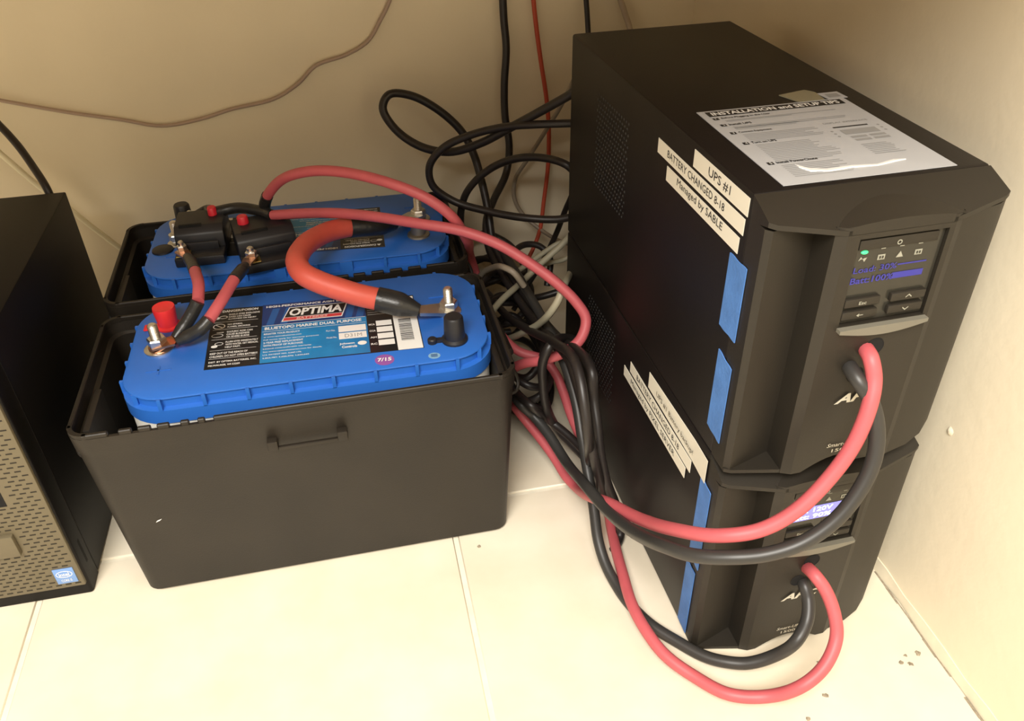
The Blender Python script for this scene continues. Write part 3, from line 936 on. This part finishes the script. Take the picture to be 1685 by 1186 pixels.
        B.disc(x, y, 0.0055, 0.0048, OVAL, 0, 24)
        for k in range(3):
            B.rect(x - 0.003, y - 0.002 + k * 0.0017, x + 0.003, y - 0.0012 + k * 0.0017, LNAVY, 2)
        B.build('round_sticker', t)
    return t

make_battery('marine_battery', 'blue topped marine battery in the front box with readable label and red cap', -0.5190, -0.3710, 0.0065, 0.0, True)
make_battery('marine_battery', 'blue topped marine battery in the rear box turned the other way round', -0.5285, -0.1630, 0.0075, math.pi - 0.02, False)

# ------------------------------------------------------------------ circuit breakers on the rear battery
def make_breaker(label, cx, cy, rz, bxn, wd):
    t = thing('circuit_breaker', label, 'circuit breaker', (cx, cy, 0.2218), rz, 'black circuit breakers on the rear battery')
    bm = bmesh.new()
    bx(bm, -0.031, 0.031, -0.048, 0.040, 0.0, 0.011, bevel=0.002)
    link('base', bm, BLKR, t, smooth=True)
    bm = bmesh.new()
    side = [(-0.026, 0.010), (-0.022, 0.026), (-0.014, 0.033), (0.024, 0.033), (0.030, 0.024), (0.030, 0.010)]
    loft(bm, [[(x, y, z) for y, z in side] for x in (-0.031, 0.031)])
    bmesh.ops.bevel(bm, geom=[e for e in bm.edges], offset=0.0018, segments=2, profile=0.5, affect='EDGES')
    link('housing', bm, BLKR, t, smooth=True, ang=30)
    box('trip_slot', (-0.024, 0.004, -0.016, -0.0125, 0.031, 0.0342), HOLE, t)
    box('ledge_ridge', (-0.024, 0.024, -0.0315, -0.0285, 0.010, 0.020), BLKR, t, bevel=0.001)
    bm = bmesh.new()
    lathe(bm, [(0.0062, 0.0), (0.0058, 0.0085), (0.0050, 0.0095)], (bxn, 0.010, 0.032), 14)
    link('reset_button', bm, REDBTN, t, smooth=True)
    for (x, y) in ((-0.020, -0.039), (-0.020, 0.036)):
        bm = bmesh.new()
        lathe(bm, [(0.0036, 0.0), (0.0036, 0.0165), (0.0025, 0.0175)], (x, y, 0.010), 12)
        link('terminal_stud', bm, METAL, t, smooth=True)
        bm = bmesh.new()
        lathe(bm, [(0.0074, 0.0), (0.0074, 0.0012), (0.0060, 0.0014), (0.0062, 0.0065), (0.0052, 0.0075)], (x, y, 0.0155), 6)
        link('terminal_nut', bm, METAL, t)
        bm = bmesh.new()
        bx(bm, x - 0.0085, x + 0.0085, y - 0.0075, y + 0.0075, 0.011, 0.0128, bevel=0.0006, seg=1)
        link('terminal_plate', bm, BRASS, t)
    for c in t.children:
        c.scale.x = wd
    return t
make_breaker('left black circuit breaker with red button and top slot', -0.6320, -0.1720, -0.02, 0.016, 0.84)
make_breaker('right black circuit breaker turned askew with red button', -0.5640, -0.2000, 0.20, -0.018, 1.0)

# ------------------------------------------------------------------ battery cables
def lug(bm, a, b, w0, w1, th):
    """flat tongue from a to b with a ring end"""
    a, b = Vector(a), Vector(b)
    d = (b - a).normalized()
    s = Vector((-d.y, d.x, 0)).normalized()
    up = Vector((0, 0, 1))
    pts = []
    n = 9
    outline = [a + s * w0, ] + [b + d * (w1 * math.cos(math.radians(90 - 180 * k / n))) + s * (w1 * math.sin(math.radians(90 - 180 * k / n))) for k in range(n + 1)] + [a - s * w0]
    loft(bm, [[tuple(q - up * th / 2) for q in outline], [tuple(q + up * th / 2) for q in outline]])

# thick jumper between the two batteries
A = [(-0.4699, -0.2255, 0.2520), (-0.4899, -0.2411, 0.2570), (-0.5096, -0.2713, 0.2640), (-0.5210, -0.3079, 0.2700), (-0.5230, -0.3336, 0.2720), (-0.5171, -0.3518, 0.2700), (-0.5024, -0.3611, 0.2640), (-0.4854, -0.3674, 0.2580), (-0.4693, -0.3714, 0.2520), (-0.4523, -0.3733, 0.2460)]
t = thing('battery_cable', 'thick red jumper cable looping between the two batteries', 'cable', A[-1], 0, 'red battery cables')
tube('jacket', A, 0.0108, ORANGE, t, 16)
tube('heat_shrink', [A[-1], (-0.4353, -0.3787, 0.2420), (-0.4145, -0.3856, 0.2350)], lambda s: 0.0120 if s < 0.6 else 0.0120 - 0.006 * (s - 0.6) / 0.4, SHRINK, t, 14)
tube('heat_shrink', [A[0], (-0.4509, -0.2211, 0.2490), (-0.4328, -0.2143, 0.2450), (-0.4204, -0.2076, 0.2410)], lambda s: 0.0120 if s < 0.6 else 0.0120 - 0.005 * (s - 0.6) / 0.4, SHRINK, t, 14)
bm = bmesh.new()
o = Vector(A[-1])
lug(bm, Vector((-0.4167, -0.3830, 0.2330)) - o, Vector((-0.3845, -0.3720, 0.2235)) - o, 0.0075, 0.0115, 0.0035)
link('cable_lug', bm, METAL, t, smooth=True, ang=40)
bm = bmesh.new()
lug(bm, Vector((-0.4219, -0.2083, 0.2400)) - o, Vector((-0.3920, -0.1620, 0.2270)) - o, 0.0075, 0.0115, 0.0035)
link('cable_lug', bm, METAL, t, smooth=True, ang=40)

def short_cable(label, pts, i0, i1, stud_a, stud_b):
    """red lead: pts[i0..i1] red, ends in heat shrink, copper tongue at the battery"""
    t = thing('battery_cable', label, 'cable', pts[0], 0, 'red battery cables')
    tube('jacket', pts[i0:i1 + 1], 0.0056, RED, t, 12)
    tube('heat_shrink', pts[:i0 + 1][::-1], lambda s: 0.0062 if s < 0.75 else 0.0062 - 0.002 * (s - 0.75) / 0.25, SHRINK, t, 12)
    tube('heat_shrink', pts[i1:], lambda s: 0.0062 if s < 0.75 else 0.0062 - 0.002 * (s - 0.75) / 0.25, SHRINK, t, 12)
    bm = bmesh.new()
    lug(bm, Vector(pts[0]) - t.location, Vector(stud_a) - t.location, 0.005, 0.0095, 0.002)
    link('cable_lug', bm, COPPER, t, smooth=True, ang=40)
    bm = bmesh.new()
    lug(bm, Vector(pts[-1]) - t.location, Vector(stud_b) - t.location, 0.005, 0.0070, 0.002)
    link('cable_lug', bm, COPPER, t, smooth=True, ang=40)
    return t
short_cable('short red lead curving from the red capped post up to the left breaker',
    [(-0.6415, -0.3718, 0.2300), (-0.6332, -0.3642, 0.2360), (-0.6238, -0.3587, 0.2460), (-0.6163, -0.3550, 0.2560), (-0.6161, -0.3359, 0.2620), (-0.6239, -0.2983, 0.2580), (-0.6317, -0.2678, 0.2520), (-0.6399, -0.2415, 0.2460)], 3, 5, (-0.6575, -0.3730, 0.2235), (-0.6510, -0.2110, 0.2372))
short_cable('short straight red lead slanting from the red capped post to the right breaker',
    [(-0.6381, -0.3802, 0.2310), (-0.6266, -0.3788, 0.2350), (-0.6154, -0.3793, 0.2410), (-0.6069, -0.3750, 0.2470), (-0.5955, -0.3572, 0.2550), (-0.5846, -0.3283, 0.2600), (-0.5813, -0.3136, 0.2580), (-0.5779, -0.2837, 0.2500)], 3, 5, (-0.6575, -0.3730, 0.2255), (-0.5770, -0.2430, 0.2372))

# red supply cable from the right breaker to the lower UPS
A = [(-0.5585, -0.1772, 0.2680), (-0.5534, -0.1858, 0.2800), (-0.5380, -0.2001, 0.3000), (-0.5219, -0.2131, 0.3120), (-0.4959, -0.2277, 0.3200), (-0.4654, -0.2451, 0.3220), (-0.4249, -0.2722, 0.3180), (-0.3911, -0.2892, 0.3060), (-0.3674, -0.2952, 0.2860), (-0.3523, -0.2852, 0.2550), (-0.3300, -0.1618, 0.1606), (-0.3220, -0.1737, 0.1270), (-0.3177, -0.2692, 0.1200), (-0.2982, -0.2851, 0.1000), (-0.2695, -0.2964, 0.0900), (-0.2585, -0.3118, 0.0780), (-0.2540, -0.3288, 0.0640), (-0.2513, -0.3551, 0.0500), (-0.2434, -0.4057, 0.0260), (-0.2389, -0.4580, 0.0100), (-0.2438, -0.4916, 0.0060), (-0.2488, -0.5236, 0.0080), (-0.2535, -0.5587, 0.0130), (-0.2579, -0.5983, 0.0185), (-0.2552, -0.6263, 0.0185), (-0.2462, -0.6544, 0.0160), (-0.2280, -0.6793, 0.0140), (-0.2074, -0.7036, 0.0180), (-0.1784, -0.7157, 0.0240), (-0.1566, -0.7239, 0.0440), (-0.1364, -0.7184, 0.0570), (-0.1227, -0.7060, 0.0723), (-0.1211, -0.6939, 0.0879), (-0.1249, -0.6800, 0.1027), (-0.1305, -0.6692, 0.1104), (-0.1268, -0.6521, 0.0995), (-0.1156, -0.6378, 0.0816)]
t = thing('supply_cable', 'red cable arching off the right breaker and ending in the lower UPS', 'cable', min(A, key=lambda q: q[2]), 0, 'red supply cables to the UPS units')
tube('jacket', A, 0.0055, RED, t)
tube('heat_shrink', [(-0.5636, -0.1658, 0.2500), (-0.5612, -0.1723, 0.2580), A[0], A[1]], 0.0064, SHRINK, t)
# red supply cable from the left breaker to the upper UPS
B = [(-0.5634, -0.1786, 0.2560), (-0.5522, -0.1887, 0.2580), (-0.5168, -0.2098, 0.2660), (-0.4777, -0.2365, 0.2740), (-0.4408, -0.2630, 0.2780), (-0.3996, -0.2890, 0.2780), (-0.3588, -0.3077, 0.2740), (-0.3243, -0.3223, 0.2620), (-0.2964, -0.3384, 0.2460), (-0.2715, -0.3541, 0.2280), (-0.2535, -0.3672, 0.2100), (-0.2453, -0.3766, 0.1940), (-0.2530, -0.3852, 0.1760), (-0.2702, -0.3853, 0.1620), (-0.2894, -0.3769, 0.1500), (-0.3069, -0.3584, 0.1350), (-0.3160, -0.3213, 0.0957), (-0.3160, -0.3068, 0.0538), (-0.3120, -0.3396, 0.0588), (-0.3020, -0.3517, 0.0460), (-0.2910, -0.3716, 0.0360), (-0.2815, -0.3961, 0.0280), (-0.2752, -0.4251, 0.0240), (-0.2689, -0.4469, 0.0260), (-0.2750, -0.5171, 0.0827), (-0.2701, -0.5469, 0.1040), (-0.2601, -0.5997, 0.1353), (-0.2523, -0.6515, 0.1749), (-0.2326, -0.6810, 0.1949), (-0.2063, -0.6923, 0.2064), (-0.1831, -0.6956, 0.2244), (-0.1614, -0.6930, 0.2494), (-0.1463, -0.6886, 0.2742), (-0.1378, -0.6824, 0.3001), (-0.1335, -0.6743, 0.3166), (-0.1341, -0.6663, 0.3288), (-0.1318, -0.6562, 0.3291), (-0.1195, -0.6399, 0.3174)]
t = thing('supply_cable', 'red cable sweeping over the front battery and ending in the upper UPS', 'cable', min(B, key=lambda q: q[2]), 0, 'red supply cables to the UPS units')
tube('jacket', B[1:], 0.0055, RED, t)
tube('heat_shrink', [(-0.6480, -0.1380, 0.2390), (-0.6300, -0.1270, 0.2440), (-0.6177, -0.1561, 0.2540), (-0.5902, -0.1603, 0.2580), (-0.5630, -0.1766, 0.2580), B[1]], 0.0062, SHRINK, t)
# black return cables out of the UPS fronts
C = [(-0.1287, -0.6401, 0.3042), (-0.1418, -0.6585, 0.3164), (-0.1419, -0.6695, 0.3145), (-0.1343, -0.6783, 0.3015), (-0.1296, -0.6862, 0.2827), (-0.1313, -0.6942, 0.2620), (-0.1403, -0.7005, 0.2406), (-0.1563, -0.7049, 0.2184), (-0.1788, -0.7055, 0.2005), (-0.2037, -0.7022, 0.1908), (-0.2278, -0.6948, 0.1854), (-0.2482, -0.6814, 0.1775), (-0.2610, -0.6597, 0.1661), (-0.2673, -0.6239, 0.1413), (-0.2714, -0.5920, 0.1232), (-0.2753, -0.5541, 0.1060), (-0.2807, -0.5142, 0.0959), (-0.2788, -0.4337, 0.0550), (-0.2886, -0.3923, 0.0620), (-0.2996, -0.3722, 0.0720), (-0.3130, -0.3651, 0.0861), (-0.3160, -0.3093, 0.0781), (-0.3200, -0.2594, 0.1009), (-0.3180, -0.1926, 0.1199)]
o = tube('return_cable', C, 0.0056, BLKJ)
tag(o, 'black cable drooping across both UPS units from the upper front hole', 'cable', 'black cables from the UPS fronts')
D = [(-0.1158, -0.6398, 0.0661), (-0.1287, -0.6581, 0.0851), (-0.1285, -0.6681, 0.0772), (-0.1336, -0.6803, 0.0657), (-0.1468, -0.6906, 0.0545), (-0.1586, -0.6845, 0.0300), (-0.1788, -0.6782, 0.0160), (-0.1967, -0.6689, 0.0110), (-0.2101, -0.6581, 0.0080), (-0.2280, -0.6365, 0.0060), (-0.2446, -0.6144, 0.0058), (-0.2566, -0.5863, 0.0058), (-0.2619, -0.5647, 0.0070), (-0.2665, -0.5426, 0.0140), (-0.2681, -0.5209, 0.0260), (-0.2649, -0.4930, 0.0420), (-0.2639, -0.4643, 0.0660), (-0.2621, -0.4322, 0.0880), (-0.2619, -0.4078, 0.1120), (-0.2648, -0.3773, 0.1350), (-0.2700, -0.3446, 0.1500), (-0.2720, -0.2761, 0.1469), (-0.2820, -0.2070, 0.1578), (-0.2880, -0.1228, 0.1520)]
o = tube('return_cable', D, 0.0055, BLKJ)
tag(o, 'black cable curling along the floor from the lower UPS front', 'cable', 'black cables from the UPS fronts')

# ------------------------------------------------------------------ black power cords behind
def up(pts):
    """carry a hanging lead on up to the desk top"""
    a, b = Vector(pts[0]), Vector(pts[1])
    return [(a.x + 0.010, a.y, 0.739), (a.x + (a.x - b.x) * 1.2, a.y, a.z * 0.55 + 0.739 * 0.45)] + list(pts)
def left(pts):
    """carry a lead on along the back wall past the computer"""
    a = Vector(pts[0])
    return [(a.x - 0.34, a.y, a.z + 0.09), (a.x - 0.16, a.y, a.z + 0.06)] + list(pts)
def cord(label, pts, r=0.0046, m=CORD, name='power_cord', cat='cord', group='black power cords', sides=10):
    o = tube(name, pts, r, m, None, sides)
    return tag(o, label, cat, group)
cord('black power cord making a wide leaf shaped loop on the back wall', [(-0.165, -0.226, 0.378), (-0.2119, -0.2050, 0.3726), (-0.2185, -0.2000, 0.3664), (-0.2459, -0.1800, 0.3441), (-0.2766, -0.1600, 0.3212), (-0.3091, -0.1400, 0.2981), (-0.3428, -0.1200, 0.2833), (-0.3761, -0.0950, 0.2846), (-0.4019, -0.0750, 0.3010), (-0.4133, -0.0650, 0.3239), (-0.4041, -0.0600, 0.3377), (-0.3784, -0.0550, 0.3332), (-0.3465, -0.0550, 0.3132), (-0.3185, -0.0600, 0.2839), (-0.3061, -0.0700, 0.2563), (-0.3007, -0.0900, 0.2273), (-0.2976, -0.1100, 0.1985), (-0.2964, -0.1350, 0.1637), (-0.2814, -0.1850, 0.1367), (-0.2646, -0.2450, 0.1223), (-0.2620, -0.3349, 0.1455), (-0.2620, -0.3948, 0.1726), (-0.2620, -0.4374, 0.1887), (-0.2620, -0.4565, 0.1864), (-0.2620, -0.4659, 0.1627), (-0.2620, -0.4813, 0.1411), (-0.2620, -0.4926, 0.1198), (-0.2580, -0.5021, 0.0916), (-0.2387, -0.4965, 0.0280), (-0.2389, -0.5053, 0.0065), (-0.2504, -0.5210, 0.0055)], 0.0050)
cord('black power cord forming a rounded bay left of the upper UPS', [(-0.165, -0.226, 0.335), (-0.2094, -0.2000, 0.3340), (-0.2184, -0.1950, 0.3331), (-0.2529, -0.1800, 0.3296), (-0.2836, -0.1600, 0.3225), (-0.3193, -0.1400, 0.3093), (-0.3509, -0.1300, 0.2932), (-0.3685, -0.1250, 0.2705), (-0.3667, -0.1250, 0.2455), (-0.3442, -0.1300, 0.2253), (-0.3066, -0.1500, 0.2165), (-0.2668, -0.1750, 0.2148), (-0.2293, -0.1900, 0.2151), (-0.2060, -0.2000, 0.2211), (-0.165, -0.226, 0.228)])
cord('long black power cord hanging straight down the back wall', up([(-0.2548, -0.0200, 0.4347), (-0.2544, -0.0220, 0.4061), (-0.2525, -0.0240, 0.3707), (-0.2567, -0.0280, 0.3274), (-0.2579, -0.0340, 0.2905), (-0.2554, -0.0450, 0.2538), (-0.2632, -0.0600, 0.2231), (-0.2857, -0.0850, 0.1983), (-0.3005, -0.1100, 0.1818), (-0.3030, -0.1400, 0.1584), (-0.2902, -0.1900, 0.1364), (-0.2758, -0.2450, 0.1239), (-0.2750, -0.3584, 0.1601), (-0.2750, -0.4234, 0.1788), (-0.2750, -0.4464, 0.1733), (-0.2750, -0.4667, 0.1657), (-0.2750, -0.4870, 0.1543), (-0.2750, -0.5073, 0.1392), (-0.2680, -0.5089, 0.1042), (-0.2483, -0.4800, 0.0340)]), 0.0048)
cord('black power cord arching up to the rear of the upper UPS', [(-0.165, -0.226, 0.262), (-0.2076, -0.2000, 0.2755), (-0.2209, -0.1950, 0.2858), (-0.2397, -0.1700, 0.2851), (-0.2643, -0.1500, 0.2797), (-0.2901, -0.1300, 0.2644), (-0.3138, -0.1200, 0.2431), (-0.3277, -0.1150, 0.2207), (-0.3336, -0.1100, 0.1815), (-0.3252, -0.1100, 0.1276)])
cord('thin black cord dropping behind the grey wires beside the UPS', [(-0.150, -0.226, 0.300), (-0.165, -0.180, 0.255), (-0.1888, -0.1500, 0.2409), (-0.2007, -0.1400, 0.2095), (-0.2105, -0.1200, 0.1585), (-0.2258, -0.1100, 0.1145), (-0.2470, -0.1100, 0.0797), (-0.2711, -0.1300, 0.0565)], 0.0036)
cord('black cord looping low between the battery box and the UPS', [(-0.2430, -0.3460, 0.1451), (-0.2620, -0.3595, 0.1619), (-0.2860, -0.3934, 0.1807), (-0.2950, -0.3969, 0.1650), (-0.2940, -0.3908, 0.1322), (-0.2900, -0.3887, 0.0997), (-0.2708, -0.3698, 0.0450), (-0.2574, -0.3920, 0.0350), (-0.2474, -0.4143, 0.0300), (-0.2391, -0.4286, 0.0140)], 0.0050)
cord('black cord reaching from the battery box handle toward the floor bundle', [(-0.3160, -0.3607, 0.0969), (-0.3060, -0.3914, 0.1022), (-0.2804, -0.3705, 0.0600), (-0.2644, -0.3902, 0.0520), (-0.2515, -0.4191, 0.0460), (-0.2414, -0.4450, 0.0300)], 0.0046)
cord('black cord curving in the shade behind the front battery box', [(-0.3298, -0.2000, 0.1434), (-0.2857, -0.1500, 0.1441), (-0.2537, -0.1200, 0.1479), (-0.2325, -0.1200, 0.1435), (-0.2209, -0.1300, 0.1292), (-0.2297, -0.1500, 0.1004)], 0.0042)
cord('black cord running low behind the red supply cable', [(-0.3100, -0.1453, 0.0998), (-0.3000, -0.2357, 0.1174), (-0.2900, -0.3229, 0.1508), (-0.2850, -0.4087, 0.1916), (-0.2850, -0.4739, 0.2175), (-0.2850, -0.4950, 0.2102), (-0.2850, -0.5111, 0.1915), (-0.2830, -0.5196, 0.1625), (-0.2537, -0.4493, 0.0500), (-0.2454, -0.4594, 0.0220)], 0.0048)
cord('black cord at the top of the picture entering behind the upper UPS', up([(-0.1513, -0.0200, 0.4284), (-0.1495, -0.0220, 0.4063), (-0.1487, -0.0280, 0.3789), (-0.1579, -0.0600, 0.3366), (-0.150, -0.226, 0.250)]), 0.0034, group=None)
cord('black cord tucked against the end of the rear battery box', [(-0.3300, -0.1311, 0.1659), (-0.3250, -0.1576, 0.1359), (-0.3220, -0.2153, 0.1255), (-0.3200, -0.2898, 0.1339), (-0.3180, -0.3346, 0.1348)], 0.0050)
cord('black cord lying across the gap behind the boxes', [(-0.3275, -0.2000, 0.1081), (-0.2907, -0.1700, 0.1043), (-0.2461, -0.1500, 0.0841), (-0.2007, -0.1500, 0.0917)], 0.0046)

# loose coils of cord added to fill the dark gap with black
def coil(label, cx, cy, rx, ry, z0, turns, dz, seed, r=0.0046):
    rnd = random.Random(seed)
    pts = []
    n = turns * 10
    for k in range(n):
        a = 2 * math.pi * k / 10 + seed
        q = 1 + 0.14 * math.sin(k * 0.73 + seed) + 0.05 * rnd.random()
        pts.append((cx + rx * q * math.cos(a), cy + ry * q * math.sin(a), z0 + r + dz * k / n + 0.012 * (1 + math.sin(a * 1.0 + k * 0.31)) ))
    return cord(label, pts, r)
coil('loose black cord coil added to fill the dark gap beside the end of the front battery box', -0.287, -0.235, 0.030, 0.085, 0.001, 5, 0.085, 1.3)
coil('loose black cord coil added to fill the dark gap beside the end of the rear battery box', -0.285, -0.095, 0.040, 0.050, 0.001, 6, 0.105, 2.9)

# ------------------------------------------------------------------ thin wires
def wire(label, pts, r, m, group=None):
    return tag(tube('wire', pts, r, m, None, 8), label, 'wire', group)
wire('thin red wire running down the back wall beside the UPS', up([(-0.2156, -0.0120, 0.4307), (-0.2123, -0.0140, 0.3943), (-0.2070, -0.0180, 0.3508), (-0.2005, -0.0220, 0.3052), (-0.1979, -0.0260, 0.2660), (-0.1998, -0.0320, 0.2179), (-0.2074, -0.0400, 0.1691), (-0.2157, -0.0500, 0.1288), (-0.2320, -0.0600, 0.0980), (-0.2503, -0.0750, 0.0844)]), 0.0029, REDW)
wire('grey wire sagging across the back wall above the batteries', left(up([(-0.8693, -0.0080, 0.3591), (-0.8463, -0.0070, 0.3519), (-0.8111, -0.0050, 0.3404), (-0.7742, -0.0050, 0.3298), (-0.7229, -0.0050, 0.3171), (-0.6801, -0.0060, 0.3060), (-0.6327, -0.0060, 0.3100), (-0.5949, -0.0050, 0.3184), (-0.5424, -0.0050, 0.3267), (-0.5104, -0.0050, 0.3426), (-0.4853, -0.0050, 0.3627), (-0.4473, -0.0050, 0.3728), (-0.4199, -0.0050, 0.3866), (-0.4028, -0.0050, 0.4086), (-0.3850, -0.0050, 0.4396)][::-1])[::-1]), 0.0023, TAN)
wire('brown grey wire bending down the wall left of the UPS', [(-0.1914, -0.1200, 0.3572), (-0.2002, -0.1000, 0.3228), (-0.2114, -0.0700, 0.2814), (-0.2301, -0.0400, 0.2310), (-0.2449, -0.0300, 0.2000), (-0.2470, -0.0300, 0.1736), (-0.2364, -0.0350, 0.1500), (-0.2140, -0.0500, 0.1304), (-0.1929, -0.0700, 0.1210), (-0.1723, -0.0900, 0.1203)], 0.0028, GREYW)
wire('pale wire pair at the wall top behind the UPS', up([(-0.1052, -0.0100, 0.4236), (-0.0991, -0.0120, 0.4044), (-0.0910, -0.0160, 0.3829), (-0.0891, -0.0400, 0.3555), (-0.100, -0.226, 0.300)]), 0.0038, mat('pale_wire', (0.50, 0.42, 0.32), 0.5))
wire('white wire slanting on the wall behind the computer', left([(-0.8675, -0.0300, 0.3116), (-0.8591, -0.0300, 0.2983), (-0.8337, -0.0280, 0.2560), (-0.8116, -0.0260, 0.2246), (-0.7909, -0.0240, 0.1930), (-0.7651, -0.0220, 0.1559), (-0.7435, -0.0200, 0.1250)]), 0.0036, WHITEW)
wire('black wire running down to the back of the computer', left([(-0.8485, -0.0500, 0.3490), (-0.8366, -0.0600, 0.3396), (-0.8186, -0.0800, 0.3222), (-0.8042, -0.1000, 0.3039), (-0.7918, -0.1200, 0.2874), (-0.7869, -0.1280, 0.2598)]), 0.0042, CORD)
wire('beige network wire slanting up beside the UPS rear', [(-0.1997, -0.1800, 0.1979), (-0.2184, -0.1800, 0.1753), (-0.2342, -0.1820, 0.1631), (-0.2511, -0.1880, 0.1532), (-0.2666, -0.1950, 0.1438), (-0.2877, -0.2150, 0.1410), (-0.3045, -0.2350, 0.1425), (-0.3201, -0.2550, 0.1418), (-0.3340, -0.2750, 0.1389)], 0.0040, ETH, 'beige network wires')
wire('beige network wire curving low behind the front battery box', [(-0.2011, -0.2000, 0.1867), (-0.2136, -0.2120, 0.1614), (-0.2620, -0.3478, 0.2179), (-0.2700, -0.3568, 0.2076), (-0.2780, -0.3558, 0.1933), (-0.2840, -0.3350, 0.1680), (-0.2920, -0.3009, 0.1368), (-0.3020, -0.2619, 0.1032), (-0.3150, -0.2305, 0.0808)], 0.0040, ETH, 'beige network wires')
wire('beige network wire ending near the bottom of the thin cord', [(-0.1885, -0.1300, 0.1519), (-0.2089, -0.1300, 0.1501), (-0.2256, -0.1320, 0.1426), (-0.2478, -0.1400, 0.1337), (-0.2701, -0.1500, 0.1269)], 0.0034, ETH, 'beige network wires')
wire('beige network wire nearest the rear corner of the UPS', [(-0.1938, -0.1500, 0.1426), (-0.2098, -0.1500, 0.1359), (-0.2272, -0.1550, 0.1373), (-0.2496, -0.1650, 0.1387)], 0.0032, ETH, 'beige network wires')
wire('dim grey wire bowed over the end of the front battery box', [(-0.2900, -0.2845, 0.1867), (-0.3020, -0.2873, 0.2069), (-0.3100, -0.2769, 0.2083), (-0.3140, -0.2299, 0.1830), (-0.3200, -0.1945, 0.1576), (-0.3260, -0.1772, 0.1384)], 0.0036, GREYW)

# ------------------------------------------------------------------ desktop computer at the left
t = thing('desktop_computer', 'black slim desktop computer tower with slotted grey front at left edge', 'computer', (-0.8120, -0.3000, 0.0), 0.0)
FY = -0.154
bm = bmesh.new()
bx(bm, -0.0463, 0.0463, FY + 0.026, 0.156, 0.0015, 0.2900, bevel=0.0015)
case = link('case', bm, TOWERC, t, smooth=True)
bm = bmesh.new()
loft(bm, [rr(0.0, FY + 0.013, 0.0930, 0.027, 0.003, z, 3) for z in (0.0012, 0.2905)])
bez = link('bezel', bm, TOWERC, t, smooth=True)
# slotted face plate, slightly bowed, with its slots
bm = bmesh.new()
bx(bm, -0.0440, 0.0445, FY - 0.0035, FY + 0.004, 0.0155, 0.2880, bevel=0.0015)
face = link('face_plate', bm, TOWERF, t, smooth=True)
bm = bmesh.new()
for i in range(52):
    z = 0.0205 + i * 0.0051
    for j in range(10):
        x = -0.0405 + j * 0.0088 + (0.0044 if i % 2 else 0.0)
        if x > 0.0395:
            continue
        if 0.070 < z < 0.100 and x < 0.0090:
            continue
        if (0.0205 < z < 0.0460 and 0.0185 < x < 0.0430) or (0.128 < z < 0.160 and x < 0.017):
            continue
        bx(bm, x - 0.0026, x + 0.0026, FY - 0.0037, FY - 0.0030, z - 0.0007, z + 0.0007)
so = link('vent_slots', bm, mat('slot_shade', (0.02, 0.016, 0.01), 0.8), face)
so['kind'] = 'stuff'
box('latch_block', (-0.0200, 0.0062, FY - 0.0090, FY - 0.0030, 0.0725, 0.0980), TOWERF, t, bevel=0.001)
box('side_groove', (0.0460, 0.0466, FY + 0.012, FY + 0.016, 0.030, 0.060), HOLE, t)
box('drive_slot', (-0.0400, 0.0130, FY - 0.0038, FY - 0.0030, 0.1310, 0.1570), HOLE, t)
bd = box('badge', (0.0215, 0.0400, FY - 0.0046, FY - 0.0034, 0.0230, 0.0430), BADGE, t, bevel=0.0005)
p = Print((0.0215, FY - 0.0046, 0.0230), (1, 0, 0), (0, 0, 1), 0.0002)
p.ring(0.0092, 0.0128, 0.0075, 0.0045, 0.0007, WHITE)
p.text('intel', 0.0045, 0.0105, 0.0092, 0.0048, WHITE, bold=0.015)
p.text('CORE i5', 0.0046, 0.0030, 0.0095, 0.0032, WHITE)
p.build('lettering', bd)
bd['label'] = 'blue processor maker badge'
